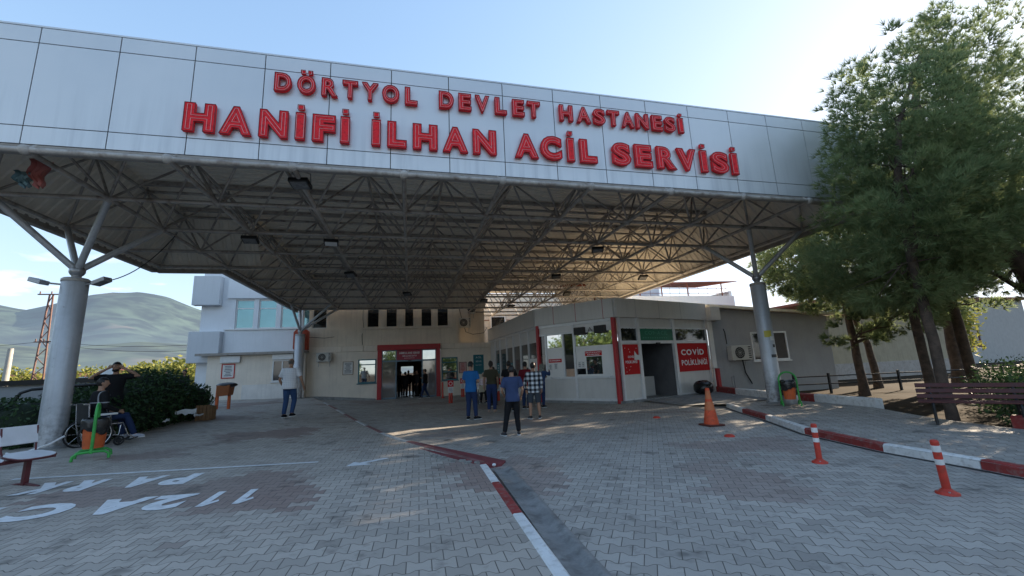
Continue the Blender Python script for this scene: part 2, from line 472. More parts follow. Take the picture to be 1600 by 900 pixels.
try: S.cycles.use_denoising = True
except Exception: pass

# ------------------------------------------------------------------ ground levels
def interp(t, pts):
    if t <= pts[0][0]: return pts[0][1]
    for (a, va), (b, vb) in zip(pts, pts[1:]):
        if t <= b: return va + (vb - va) * (t - a) / (b - a)
    return pts[-1][1]
KERB = [(-8, 1.0), (3.4, 1.05), (7.2, 1.12), (7.5, 1.2), (10.7, -.44), (14.3, -1.6), (24.9, -4.68), (28.6, -5.8)]
def xk(y): return interp(y, KERB)
def zk(y): return .06 + .0151 * max(0, y - 7.5)
def zl(x, y): return zk(y) + .028 * min(9, max(0, xk(y) - x))
def zr(x, y):
    d = x - xk(y)
    if d < 0: return zk(y) - .1 + .028 * min(0, d)
    s = max(0, 1 - d / 3.2); s = s * s * (3 - 2 * s)
    return max(0, zk(y) - .06) * s
def gz(x, y): return zl(x, y) if x < xk(y) else zr(x, y)

def grid(name, mat, ys, xa, xb, nx, zf, bias=1.0):
    mb = MB(); vs = []
    for y in ys:
        a, b = xa(y), xb(y)
        for i in range(nx + 1):
            x = a + (b - a) * (i / nx) ** bias
            vs.append((x, y, zf(x, y)))
    n = nx + 1
    mb.add(vs, [(j * n + i, j * n + i + 1, (j + 1) * n + i + 1, (j + 1) * n + i) for j in range(len(ys) - 1) for i in range(nx)], 0, True)
    return mb.build(name, mat)

mb = MB()
ring = [0, 20, 60, 200, 800, 3000, 12000]
vs = [(0, 0, -.16)]
NA = 48
for r_ in ring[1:]:
    vs += [(r_ * math.cos(2 * PI * k / NA), r_ * math.sin(2 * PI * k / NA), -.16 - (1.0 if r_ > 3000 else 0)) for k in range(NA)]
fs = [(0, 1 + k, 1 + (k + 1) % NA) for k in range(NA)]
for q in range(len(ring) - 2):
    a = 1 + q * NA; b = a + NA
    fs += [(a + k, b + k, b + (k + 1) % NA, a + (k + 1) % NA) for k in range(NA)]
mb.add(vs, fs)
tag(mb.build('ground', M['ground']), kind='structure')
RK = [(-5, 7.55), (2, 7.4), (3.88, 7.37), (4.31, 7.43), (5.57, 7.5), (7.38, 7.94), (9.4, 8.95), (10.9, 9.59), (12.45, 10.35)]
BK = [(-5, 9.9), (3.5, 10.4), (5.9, 10.9), (7.2, 11.3), (9.2, 12.4), (11.2, 12.7), (13.3, 12.85), (17.4, 14.0)]
def xr(y): return interp(y, RK)
def xb(y): return interp(y, BK)
ys = [-8 + .4 * k for k in range(0, 93)]
tag(grid('pavement', M['pave_l'], ys, xk, lambda y: -16.0, 40, zl, 1.4), kind='structure')
def zroad(x, y): return zr(x, y) - (.03 if y < 7.05 and x < interp(y, GP) + .27 else 0)
GP = [(-8, 1.17), (3.4, 1.2), (5.5, 1.27), (7.1, 1.32)]
def road_grid():
    mb = MB(); V = []; n = 64
    for y in ys:
        a, g_, b = xk(y) - .6, interp(y, GP) + .29, (min(18.0, xb(y) + .12) if y < 17.3 else 18.0)
        xs = [a, a + (g_ - a) * .5, g_ - .03, g_] + [g_ + (b - g_) * (k / (n - 3)) ** 1.6 for k in range(1, n - 2)]
        V += [(x, y, zroad(x, y)) for x in xs]
    m_ = len(xs)
    mb.add(V, [(j * m_ + i, j * m_ + i + 1, (j + 1) * m_ + i + 1, (j + 1) * m_ + i) for j in range(len(ys) - 1) for i in range(m_ - 1)], 0, True)
    return mb.build('road', M['pave_r'])
tag(road_grid(), kind='structure')
tag(grid('sidewalk', M['pave_s'], [-5 + .35 * k for k in range(0, 51)], xr, xb, 10, lambda x, y: .105), kind='structure')
# apron between the sidewalk end and the clinic door
mb = MB(); mb.add([(10.35, 12.45, .1), (12.82, 12.9, .1), (14.0, 17.5, .1), (9.4, 16.05, .055), (9.5, 13.6, .02)], [(0, 1, 2, 3, 4)])
tag(mb.build('sidewalk', M['concrete']), kind='structure')

# ------------------------------------------------------------------ kerbs
def kerb_run(label, segs, w, h, zfun, side=1, group=None):
    """segs: list of (points, material key); width grows to the given side of the run"""
    p0 = segs[0][0][0]
    root = empty('kerb', (p0[0], p0[1], zfun(*p0)), label, 'kerb', group)
    for pts, mk_ in segs:
        mb = MB()
        P = [Vector((p[0], p[1], 0)) for p in pts]
        rows = []
        for i, p in enumerate(P):
            d = (P[min(i + 1, len(P) - 1)] - P[max(i - 1, 0)]).normalized()
            nrm = Vector((d.y, -d.x, 0)) * side
            z = zfun(p.x, p.y)
            q = p + nrm * w
            b = min(.03, w * .2)
            rows.append([(p.x, p.y, z - .12), (p.x, p.y, z + h - b), (*(p + nrm * b).xy, z + h), (*(p + nrm * (w - b)).xy, z + h), (q.x, q.y, z + h - b), (q.x, q.y, z - .12)])
        vs = [v for r_ in rows for v in r_]; n = 6
        fs = [(i * n + k, i * n + k + 1, (i + 1) * n + k + 1, (i + 1) * n + k) for i in range(len(rows) - 1) for k in range(n - 1)]
        fs += [tuple(range(n)), tuple(range(len(vs) - 1, len(vs) - n - 1, -1))]
        mb.add(vs, fs)
        mb.build('kerb_stone', M[mk_], root)
    return root
def lerp_pts(a, b, n=4): return [(a[0] + (b[0] - a[0]) * k / n, a[1] + (b[1] - a[1]) * k / n) for k in range(n + 1)]
def kz(x, y): return zk(y)
pk = lambda y: (xk(y) - .02, y)
segs = []
bounds = [(-6, 'kerb_red'), (1.9, 'kerb_red'), (3.2, 'kerb_white'), (4.72, 'kerb_red'), (6.05, 'kerb_white'), (7.2, None)]
for (a, m_), (b, _) in zip(bounds, bounds[1:]):
    if m_ : segs.append((lerp_pts(pk(a + .006), pk(b - .006)), m_))
kerb_run('low red and white kerb beside the gutter in the near foreground', segs, .15, .012, kz, 1)
segs = []
for a, b, m_ in ((7.35, 10.0, 'kerb_red'), (10.03, 11.6, 'kerb_white'), (11.63, 13.2, 'kerb_red'), (13.23, 14.6, 'kerb_white'), (14.63, 17.0, 'kerb_red'), (17.03, 19.0, 'kerb_white'), (19.03, 21.5, 'kerb_red'), (21.53, 23.4, 'kerb_white')):
    segs.append((lerp_pts(pk(a), pk(b), 5), m_))
M['worn_w'] = mk('worn_kerb_white', (.52, .51, .49), .75, var=.3, scale=6, bump=.4, bscale=30, dirt=(.27, .25, .23))
M['worn_r'] = mk('worn_kerb_red', (.24, .1, .095), .75, var=.3, scale=6, bump=.4, bscale=30, dirt=(.24, .21, .19))
segs = [(p, 'worn_w' if m_ == 'kerb_white' else 'worn_r') for p, m_ in segs]
kerb_run('worn flush kerb crossing the yard towards the back column', segs, .14, .01, kz, 1)
# broad red painted slab at the broken corner
mb = MB(); z0 = zk(7.6)
mb.add([(1.5, 7.28, z0 - .03), (1.62, 7.5, z0 - .03), (.05, 10.1, z0 + .03), (-.2, 10.0, z0 + .035), (.62, 8.1, z0 + .02), (1.05, 7.3, z0 + .012),
        (1.5, 7.28, -.1), (1.62, 7.5, -.1), (.05, 10.1, -.1), (-.2, 10.0, -.1), (.62, 8.1, -.1), (1.05, 7.3, -.1)],
       [(0, 1, 2, 3, 4, 5), (0, 6, 7, 1), (1, 7, 8, 2), (2, 8, 9, 3), (3, 9, 10, 4), (4, 10, 11, 5), (5, 11, 6, 0)])
o = mb.build('kerb_slab', M['maroon2'] if 'maroon2' in M else mk('faded_red_slab', (.21, .05, .055), .75, var=.3, scale=5, bump=.4, bscale=30))
tag(o, 'broad faded red kerb slab at the broken corner of the raised paving', 'kerb slab')
# gutter
mb = MB()
rows = []
for k in range(27):
    y = -6 + 13.1 * k / 26; x = interp(y, GP)
    z = zr(x, y); rows.append([(x, y, z + .012), (x + .05, y, z + .004), (x + .1, y, z - .012), (x + .17, y, z - .012), (x + .225, y, z + .006), (x + .24, y, z + .02), (x + .30, y, z + .02), (x + .305, y, z + .001)])
vs = [v for r_ in rows for v in r_]
mb.add(vs, [(i * 8 + k, i * 8 + k + 1, (i + 1) * 8 + k + 1, (i + 1) * 8 + k) for i in range(26) for k in range(7)], 0, True)
tag(mb.build('gutter', mk('gutter_concrete', (.27, .265, .255), .75, var=.35, scale=2.5, bump=.5, bscale=25, dirt=(.09, .085, .08))), kind='structure')
# right hand kerb and its drain slot
order = ['kerb_red', 'kerb_red', 'kerb_white', 'kerb_red', 'kerb_red', 'kerb_white', 'kerb_red', 'kerb_white']
ybs = [-5, .9, 2.6, 4.31, 5.57, 7.38, 9.4, 10.9, 12.45]
mats_ = ['kerb_white', 'kerb_red', 'kerb_red', 'kerb_white', 'kerb_red', 'kerb_white', 'kerb_red', 'kerb_white']
segs = []
for k in range(8):
    a, b = ybs[k] + .006, ybs[k + 1] - .006
    segs.append(([(xr(a + (b - a) * t / 5), a + (b - a) * t / 5) for t in range(6)], mats_[k]))
kerb_run('curved red and white kerb along the right hand sidewalk', segs, .16, .125, lambda x, y: 0.0, 1)
mb = MB(); rows = []
for k in range(60):
    y = -4 + 17.2 * k / 59
    x = xr(y) if y < 12.45 else 10.35 - (y - 12.45) * .9
    rows.append([(x - .13, y, .004), (x - .05, y, .004)])
mb.add([v for r_ in rows for v in r_], [(2 * i, 2 * i + 1, 2 * i + 3, 2 * i + 2) for i in range(59)])
tag(mb.build('drain_slot', M['dark_gap']), 'narrow dark drain channel at the foot of the curved kerb', 'drain')
segs = [([(14.0, 17.35), (13.42, 15.5)], 'kerb_red'), ([(13.41, 15.47), (12.85, 13.3), (12.8, 12.2)], 'kerb_white'), ([(12.8, 12.17), (12.74, 11.3)], 'kerb_red'), ([(12.74, 11.27), (12.44, 9.18)], 'kerb_white')]
kerb_run('tall red and white kerb wall between the sidewalk and the grey annex', segs, .22, .24, lambda x, y: .105, -1)
segs = [([(10.98, 5.75), (10.75, 4.9)], 'kerb_red'), ([(10.74, 4.88), (10.4, 3.5)], 'kerb_white')]
kerb_run('short red and white kerb wall behind the right end of the bench', segs, .2, .22, lambda x, y: .105, -1)

# ------------------------------------------------------------------ painted markings
def char_mesh(ch, res=3, off=.0):
    cu = bpy.data.curves.new('c', 'FONT'); cu.body = ch; cu.size = 1; cu.resolution_u = res; cu.offset = off; cu.fill_mode = 'FRONT'
    o = bpy.data.objects.new('c', cu); COL.objects.link(o)
    dg = bpy.context.evaluated_depsgraph_get(); dg.update()
    me = bpy.data.meshes.new_from_object(o.evaluated_get(dg))
    bpy.data.objects.remove(o); bpy.data.curves.remove(cu)
    vs = [v.co.copy() for v in me.vertices]; fs = [tuple(p.vertices) for p in me.polygons]
    bpy.data.meshes.remove(me)
    return vs, fs
_cc = {}
BASE = {'İ': 'I', 'Ö': 'O', 'Ğ': 'G', 'Ş': 'S', 'Ç': 'C', 'Ü': 'U'}
def glyph(ch, off):
    if ch == '1':
        return [(.45, 0), (.8, 0), (.8, 1), (.5, 1), (.1, .72), (.22, .6), (.45, .74)], [(0, 1, 2, 3, 6), (3, 4, 5, 6)], .5
    """flat glyph fitted to the unit box; returns verts, faces, width/height ratio"""
    k = (ch, off)
    if k not in _cc:
        b = BASE.get(ch, ch)
        vs, fs = char_mesh(b, 4, off)
        x0 = min(v.x for v in vs); x1 = max(v.x for v in vs); y0 = min(v.y for v in vs); y1 = max(v.y for v in vs)
        asp = (x1 - x0) / (y1 - y0)
        vs = [((v.x - x0) / (x1 - x0), (v.y - y0) / (y1 - y0)) for v in vs]
        fs = list(fs)
        def rect(a, b_, c, d):
            n = len(vs); vs.extend([(a, c), (b_, c), (b_, d), (a, d)]); fs.append((n, n + 1, n + 2, n + 3))
        if ch == 'İ': rect(.16, .84, 1.13, 1.29)
        if ch == 'Ö': rect(.18, .42, 1.1, 1.28); rect(.58, .82, 1.1, 1.28)
        if ch == 'Ü': rect(.15, .4, 1.1, 1.28); rect(.6, .85, 1.1, 1.28)
        if ch == 'Ğ': rect(.25, .75, 1.1, 1.2)
        if ch in 'ŞÇ': rect(.42, .6, -.22, -.04)
        _cc[k] = (vs, fs, asp)
    return _cc[k]
def write(mb, text, F, u0, u1, z0, z1, d, mi=0, off=.03, gap=.16):
    """flat lettering on a frame, fitted between u0..u1 and z0..z1"""
    h = z1 - z0; tot = 0; items = []
    for ch in text:
        if ch == ' ': items.append((None, .35)); tot += .35; continue
        if ch in '-': items.append(('-', .35)); tot += .35 + gap; continue
        if ch in '.': items.append(('.', .15)); tot += .15 + gap; continue
        g_ = glyph(ch, off); items.append((g_, g_[2])); tot += g_[2] + gap
    tot -= gap
    k = (u1 - u0) / tot; u = u0
    for g_, w in items:
        if g_ is None: u += w * k; continue
        if g_ == '-': mb.quad(F(u, d, z0 + h * .42), F(u + w * k, d, z0 + h * .42), F(u + w * k, d, z0 + h * .56), F(u, d, z0 + h * .56), mi)
        elif g_ == '.': mb.quad(F(u, d, z0), F(u + w * k, d, z0), F(u + w * k, d, z0 + h * .15), F(u, d, z0 + h * .15), mi)
        else:
            vs, fs, _ = g_
            mb.add([F(u + x * w * k, d, z0 + y * h) for x, y in vs], fs, mi)
        u += (w + gap) * k

def ground_glyph(ch, x0, x1, ynear, yfar, thick=.06):
    """character painted on the raised paving, readable from the building side"""
    vs, fs, _ = glyph(ch, thick)
    mb = MB()
    P = []
    for u, v in vs:
        x = x1 - (x1 - x0) * u; y = yfar - (yfar - ynear) * v
        P.append((x, y, zl(x, y) + .006))
    mb.add(P, fs)
    return mb
root = empty('road_marking', (-4.5, 6.4, zl(-4.5, 6.4)), 'white painted code 112 AC on the raised paving, upside down to the viewer', 'road marking')
for ch, a, b in (('1', -2.12, -1.86), ('1', -2.5, -2.24), ('2', -3.1, -2.66), ('A', -3.68, -3.12), ('C', -4.4, -3.86), ('İ', -4.86, -4.68), ('L', -5.4, -5.02)):
    ground_glyph(ch, a, b, 6.02 if ch != 'İ' else 6.02, 6.68).build('painted_letter', M['road_paint'], root)
root = empty('road_marking', (-4.6, 7.6, zl(-4.6, 7.6)), 'white painted word PARK on the raised paving beside the long line', 'road marking')
for ch, a, b in (('P', -3.52, -3.14), ('A', -4.02, -3.6), ('R', -4.72, -4.36), ('K', -5.2, -4.84)):
    ground_glyph(ch, a, b, 7.3, 7.98).build('painted_letter', M['road_paint'], root)
def stripe(pts, w, name, label, cat='road marking'):
    mb = MB(); rows = []
    for i, p in enumerate(pts):
        d = (Vector(pts[min(i + 1, len(pts) - 1)]) - Vector(pts[max(i - 1, 0)])).normalized()
        n = Vector((-d.y, d.x)) * w / 2
        for s in (-1, 1):
            q = Vector(p) + n * s; rows.append((q.x, q.y, gz(q.x, q.y) + .006))
    mb.add(rows, [(2 * i, 2 * i + 1, 2 * i + 3, 2 * i + 2) for i in range(len(pts) - 1)])
    return tag(mb.build(name, M['road_paint']), label, cat)
stripe(lerp_pts((-1.55, 8.3), (-5.9, 8.42), 12), .085, 'road_marking', 'long thin white line painted beyond the word PARK')
stripe(lerp_pts((-5.3, 7.2), (-8.5, 7.35), 8), .085, 'road_marking', 'short white line painted at the left edge by the seats')
mb = MB()
ar = [(-.42, 8.3), (-.36, 8.22), (-.74, 7.93), (-.62, 7.8), (-1.02, 7.76), (-.93, 8.1), (-.83, 8.0)]
mb.add([(x, y, zl(x, y) + .006) for x, y in ar], [(0, 1, 2, 6), (3, 4, 5, 6, 2)])
tag(mb.build('road_marking', M['road_paint']), 'white painted arrow on the raised paving near the broken kerb', 'road marking')

# ------------------------------------------------------------------ hospital canopy
C_ = 2.15; ZL = 5.74; ZU = 5.74 + .707 * C_; YF = 8.6
nx = lambda i: C_ * i - .135
ny = lambda j: C_ * (4.96 + j)
def lo(i, j): return Vector((nx(i), ny(j), ZL))
def hi(i, j): return Vector((nx(i), ny(j), ZU))
def inside(i, j): # lower nodes present
    if j < -1 or j > 10.01: return False
    if j <= 3.01: return -4.01 <= i <= 6.01
    if j <= 8.01: return -3.01 <= i <= 6.01
    return 1.99 <= i <= 6.01
can = empty('entrance_canopy', (nx(1), ny(3), 0), 'huge space frame canopy with pale metal fascia over the emergency entrance', 'canopy')
XL, XR = nx(-4.12), nx(6.13)
# fascia: one sheet of panels with real joints
mb = MB(); zz = [5.88, 6.235, 7.93, 8.26]; pw = .587 * C_; sx0 = -3.1278 * C_
e = .009
k0 = -2
xs_ = [XL] + [sx0 + pw * k for k in range(-2, 16) if XL + .15 < sx0 + pw * k < XR - .15] + [XR]
for a, b in zip(xs_, xs_[1:]):
    for c, d in zip(zz, zz[1:]):
        mb.box(a + e, b - e, YF - .03, YF, c + e, d - e)
fas = mb.build('fascia', M['fascia'], can)
mb = MB(); mb.box(XL, XR, YF - .012, YF + .12, 5.885, 8.25)
mb.build('fascia_backing', mk('joint_dark', (.06, .06, .065), .7), can)
mb = MB(); mb.box(XL, XR, YF - .035, YF + .22, 8.263, 8.3); mb.build('coping', M['fascia'], can)
mb = MB(); mb.box(XL, XR, YF - .02, YF + .16, 5.76, 5.877); mb.build('fascia_edge', M['trim'], can)
# ribbed sheets under the roof: ribs built as a trapezoid profile
def ribbed(mb, p, along, across, nl, pitch=.25, depth=.035, normal=None):
    """sheet starting at p, ribs run along 'along'; repeats across"""
    p = Vector(p); along = Vector(along); across = Vector(across); L = across.length; t = across / L
    n = along.cross(across).normalized() if normal is None else Vector(normal)
    k = 0; prof = []
    while k * pitch < L:
        for du, dn in ((0, 0), (.5, 0), (.62, 1), (.88, 1)):
            u = (k + du) * pitch
            if u < L: prof.append((u, dn * depth))
        k += 1
    prof.append((L, 0))
    vs = []
    for u, dn in prof: vs += [p + t * u + n * dn, p + along + t * u + n * dn]
    mb.add(vs, [(2 * i, 2 * i + 1, 2 * i + 3, 2 * i + 2) for i in range(len(prof) - 1)])
ZT = 7.52
mb = MB(); ribbed(mb, (nx(-3.5), YF + .1, ZT), (nx(5.5) - nx(-3.5), 0, 0), (0, ny(2.5) - YF - .1, 0), 1, .24)
mb.build('roof_sheet', M['sheet'], can)
mb = MB(); ribbed(mb, (nx(-2.5), ny(2.5), ZT), (nx(5.5) - nx(-2.5), 0, 0), (0, ny(7.5) - ny(2.5), 0), 1, .24)
mb.build('roof_sheet', M['sheet'], can)
mb = MB(); ribbed(mb, (nx(2.5), ny(7.5), ZT), (nx(5.5) - nx(2.5), 0, 0), (0, ny(9.6) - ny(7.5), 0), 1, .24)
mb.build('roof_sheet', M['sheet'], can)
mb = MB()
for a, b, c, d in ((-4.1, 6.1, YF + .15, ny(3)), (-3.1, 6.1, ny(3), ny(8)), (1.9, 6.1, ny(8), ny(10.1))):
    mb.box(nx(a), nx(b), c, d, ZT + .06, ZT + .1)
mb.build('roof_top', M['rooftop'], can)
ZB = 5.7
def soffit(p, along, across):
    mb = MB(); ribbed(mb, p, along, across, 1, .3, .03)
    mb.build('side_soffit', M['sheet'], can)
soffit((nx(6.1), YF + .1, ZB), (nx(5.5) - nx(6.1), 0, ZT - ZB), (0, ny(10.1) - YF - .1, 0))
soffit((nx(-4.1), YF + .1, ZB), (nx(-3.5) - nx(-4.1), 0, ZT - ZB), (0, ny(3.08) - YF - .1, 0))
soffit((nx(-4.1), ny(3.08), ZB), (0, ny(2.5) - ny(3.08), ZT - ZB), (nx(-2.5) - nx(-4.1), 0, 0))
soffit((nx(-3.1), ny(3.08), ZB), (nx(-2.5) - nx(-3.1), 0, ZT - ZB), (0, ny(8.1) - ny(3.08), 0))
soffit((nx(-3.1), ny(8.1), ZB), (0, ny(7.5) - ny(8.1), ZT - ZB), (nx(2.4) - nx(-3.1), 0, 0))
# edge trims
def trim(a, b, w=.16, h=.2):
    a = Vector(a); b = Vector(b); d = (b - a); L = d.length / 2; d.normalize(); n = Vector((-d.y, d.x, 0))
    mb = MB(); mb.obox((a + b) / 2, d * L, n * w / 2, Vector((0, 0, h / 2))); mb.build('edge_trim', M['trim'], can)
zt_ = ZB - .02
trim((nx(6.14), YF + .17, zt_), (nx(6.14), ny(10.15), zt_)); trim((nx(-4.14), YF + .17, zt_), (nx(-4.14), ny(3.12), zt_))
trim((nx(-4.1), ny(3.14), zt_ - .004), (nx(-3.16), ny(3.14), zt_ - .004)); trim((nx(-3.12), ny(3.1), zt_), (nx(-3.12), ny(8.15), zt_))
# outer skin of the sides
mb = MB()
for a, y0, y1 in ((6.17, YF + .13, ny(10.2)), (-4.17, YF + .13, ny(3.05))):
    mb.box(nx(a) - .02, nx(a) + .02, y0, y1, ZB + .1, 8.24)
mb.box(nx(-4.1), nx(-3.2), ny(3.2), ny(3.22), ZB + .1, 8.2); mb.box(nx(-3.18), nx(-3.16), ny(3.2), ny(8.2), ZB + .1, 8.2)
mb.build('outer_skin', M['rooftop'], can)
# purlins
for k in range(12):
    y = ny(-.5 + k * .96)
    a = -3.5 if y < ny(2.5) else (-2.5 if y < ny(7.5) else 2.5)
    if y > ny(9.5): continue
    mb = MB(); mb.box(nx(a), nx(5.5), y - .05, y + .05, ZT - .13, ZT - .01); mb.build('purlin', M['truss'], can)
# lower and upper chords
RL, RUp, RD = .054, .044, .031
for j in range(-1, 11):
    ii = [i for i in range(-4, 7) if inside(i, j)]
    mb = MB(); mb.tube(lo(ii[0], j), lo(ii[-1], j), RL, 8)
    for i in ii: mb.ball(lo(i, j), .1, 8)
    mb.build('lower_chord', M['truss'], can)
for i in range(-4, 7):
    jj = [j for j in range(-1, 11) if inside(i, j)]
    mb = MB(); mb.tube(lo(i, jj[0]), lo(i, jj[-1]), RL * .93, 8); mb.build('lower_chord', M['truss'], can)
def uin(i, j): return inside(i - .5, j - .5) and inside(i + .5, j + .5) and inside(i - .5, j + .5) and inside(i + .5, j - .5)
UI = [k + .5 for k in range(-4, 6)]; UJ = [k + .5 for k in range(-1, 10)]
for j in UJ:
    ii = [i for i in UI if uin(i, j)]
    mb = MB(); mb.tube(hi(ii[0], j), hi(ii[-1], j), RUp, 6)
    for i in ii: mb.ball(hi(i, j), .085, 6); mb.tube(hi(i, j), hi(i, j) + Vector((0, 0, .15)), .03, 5)
    mb.build('upper_chord', M['truss'], can)
for i in UI:
    jj = [j for j in UJ if uin(i, j)]
    mb = MB(); mb.tube(hi(i, jj[0]), hi(i, jj[-1]), RUp * .94, 6); mb.build('upper_chord', M['truss'], can)
webs = []
for i in UI:
    for j in UJ:
        if uin(i, j):
            for a in (-.5, .5):
                for b in (-.5, .5): webs.append((lo(i + a, j + b), hi(i, j)))
webs.sort(key=lambda w: ((w[0] + w[1]) / 2 - Vector((0, 0, 1.6))).length)
for a, b in webs[:98]:
    mb = MB(); mb.tube(a, b, RD, 6); mb.build('web_bar', M['truss'], can)
mb = MB()
for a, b in webs[98:]: mb.tube(a, b, RD, 5, caps=False)
tag(mb.build('web_bars', M['truss'], can), kind='stuff')

# floodlights hung from the frame
def floodlight(p, rz, label, lens='dim', tilt=.5, s=1.):
    root = empty('floodlight', p, label, 'floodlight', 'floodlights under the canopy')
    rot = Matrix.Rotation(rz, 3, 'Z') @ Matrix.Rotation(tilt, 3, 'X')
    def ob(c, a, b, d, nm, mat, par):
        mb = MB(); mb.obox(Vector(p) + rot @ (Vector(c) * s), rot @ Vector((a * s, 0, 0)), rot @ Vector((0, b * s, 0)), rot @ Vector((0, 0, d * s))); return mb.build(nm, mat, par)
    h = ob((0, 0, -.02), .2, .16, .045, 'housing', M['black'], root); bevel(h, .012)
    ob((0, 0, -.071), .165, .125, .004, 'lens', M['white_p'] if lens == 'white_lens' else mk('floodlight_lens', (.16, .165, .17), .25), h)  # white plastic stands in for the bright reflection on one lens
    mb = MB()
    for k in (-1, 1): mb.path([Vector(p) + rot @ Vector((k * .21 * s, 0, 0)), Vector(p) + Vector((0, 0, .2 * s)) + rot @ Vector((k * .2 * s, 0, 0)), Vector(p) + Vector((0, 0, .26 * s))], .012, 5)
    mb.build('bracket', M['steel'], root)
for (i, j, l, dz, lens) in ((-1, -.72, 'grey floodlight hung just behind the fascia at the left', -.05, 'dim'), (-1, 1, 'floodlight with a pale lens, second row behind the fascia', -.22, 'white_lens'),
                        (-2, 1, 'cluttered floodlight hung above the left hand step of the canopy', -.2, 'dim'), (-1, 3, 'small dark floodlight straight behind the pale lens one', -.2, 'dim'),
                        (0, 5, 'dark floodlight hung above the red framed doorway', -.2, 'dim'), (3, 1, 'large dark floodlight hung right of the canopy middle', -.22, 'dim'),
                        (5, 3, 'floodlight hung near the sunlit right soffit', -.22, 'dim'), (3, 3, 'dark floodlight hung over the corner kiosk front', -.2, 'dim'),
                        (4, 5, 'floodlight hung low over the kiosk roof', -.2, 'dim'), (2, 6, 'far floodlight hung over the queue of people', -.2, 'dim'), (3, 7, 'farthest floodlight, hung before the recess behind the kiosk', -.2, 'dim')):
    q = lo(i, j); floodlight((q.x, q.y + (0 if j != -.72 else 0), q.z + dz), random.uniform(-.4, .4) + PI, l, lens, random.uniform(.15, .5))
# cloths caught in the frame at the left
def cloth(label, c, mat, w, h):
    mb = MB(); n = 9; vs = []
    for a in range(n):
        for b in range(n):
            u, v = a / (n - 1) - .5, b / (n - 1)
            vs.append((c[0] + u * w * (1 - .45 * v) + .05 * math.sin(9 * v), c[1] + .08 * math.sin(u * 17 + v * 3), c[2] - v * h + .03 * math.sin(13 * u)))
    mb.add(vs, [(a * n + b, a * n + b + 1, (a + 1) * n + b + 1, (a + 1) * n + b) for a in range(n - 1) for b in range(n - 1)], 0, True)
    tag(mb.build('hanging_cloth', M[mat]), label, 'cloth')
cloth('faded pink cloth caught in the canopy frame at the far left', (-6.95, 9.35, 5.95), 'cloth_pink', .3, .55)
cloth('pale blue cloth tangled beside the pink one in the canopy frame', (-7.2, 9.4, 5.72), 'cloth_blue', .3, .3)

# ------------------------------------------------------------------ red channel letters
R1 = [('D', -2.72, -2.4), ('Ö', -2.29, -1.94), ('R', -1.82, -1.5), ('T', -1.41, -1.1), ('Y', -1.02, -.68), ('O', -.6, -.24), ('L', -.12, .15), ('D', .62, .95), ('E', 1.06, 1.35), ('V', 1.44, 1.77), ('L', 1.9, 2.18), ('E', 2.32, 2.61), ('T', 2.68, 3.0), ('H', 3.49, 3.83), ('A', 3.93, 4.3), ('S', 4.37, 4.69), ('T', 4.75, 5.08), ('A', 5.14, 5.48), ('N', 5.54, 5.89), ('E', 5.99, 6.29), ('S', 6.36, 6.67), ('İ', 6.77, 6.91)]
R2 = [('H', -4.25, -3.72), ('A', -3.63, -3.07), ('N', -2.94, -2.42), ('İ', -2.28, -2.1), ('F', -1.96, -1.52), ('İ', -1.42, -1.24), ('İ', -.8, -.62), ('L', -.48, -.08), ('H', .05, .58), ('A', .69, 1.25), ('N', 1.36, 1.9), ('A', 2.33, 2.9), ('C', 2.95, 3.48), ('İ', 3.62, 3.8), ('L', 3.94, 4.38), ('S', 4.79, 5.29), ('E', 5.4, 5.88), ('R', 6.02, 6.56), ('V', 6.6, 7.16), ('İ', 7.3, 7.49), ('S', 7.62, 8.14), ('İ', 8.24, 8.43)]
def channel_letter(ch, x0, x1, z0, z1, parent, off):
    vs, fs, _ = glyph(ch, off)
    w, h = x1 - x0, z1 - z0
    b = bmesh.new()
    bv = [b.verts.new((x0 + u * w, YF - .055, z0 + v * h)) for u, v in vs]
    for q in fs:
        try: b.faces.new([bv[i] for i in q])
        except ValueError: pass
    bmesh.ops.remove_doubles(b, verts=b.verts, dist=1e-4)
    bmesh.ops.dissolve_degenerate(b, dist=1e-4, edges=b.edges)
    # rim of the tray follows the outline
    rim = [[b_.co.copy() for b_ in e_.verts] for e_ in b.edges if len(e_.link_faces) == 1]
    ret = bmesh.ops.extrude_face_region(b, geom=list(b.faces))
    mv = [g_ for g_ in ret['geom'] if isinstance(g_, bmesh.types.BMVert)]
    bmesh.ops.translate(b, verts=mv, vec=(0, -.065, 0))
    bmesh.ops.recalc_face_normals(b, faces=b.faces)
    me = bpy.data.meshes.new('letter'); b.to_mesh(me); b.free(); me.materials.append(M['letter'])
    o = link_mesh('letter', me, parent)
    mb = MB()
    for a, c in rim:
        yy = Vector((0, -.069, 0))
        mb.tube(a + yy, c + yy, .007, 4, caps=False)
    mb.build('rim', mk('letter_rim', (.2, .02, .025), .4), o)
    # pale neon line inside the letter
    iv, if_, _ = glyph(ch, .0 if ch not in 'İ' else .012)
    bb = bmesh.new(); bv = [bb.verts.new((x0 + w * (.5 + (u - .5) * .80), YF - .127, z0 + h * ((.5 + (v - .5) * .86) if v <= 1.02 else v * .985))) for u, v in iv]
    for q in if_:
        try: bb.faces.new([bv[i] for i in q])
        except ValueError: pass
    bmesh.ops.remove_doubles(bb, verts=bb.verts, dist=1e-4)
    mb = MB()
    for e_ in bb.edges:
        if len(e_.link_faces) == 1: mb.tube(e_.verts[0].co, e_.verts[1].co, .0055, 4, caps=False)
    bb.free()
    mb.build('neon_tube', M['tubeglass'], o)
sg1 = empty('lettering_sign', (2.1, YF - .04, 7.39), 'upper row of smaller red letters on the canopy fascia', 'sign')
for ch, a, b in R1: channel_letter(ch, a, b, 7.39, 7.815, sg1, .056)
sg2 = empty('lettering_sign', (2.1, YF - .04, 6.34), 'lower row of large red letters on the canopy fascia', 'sign')
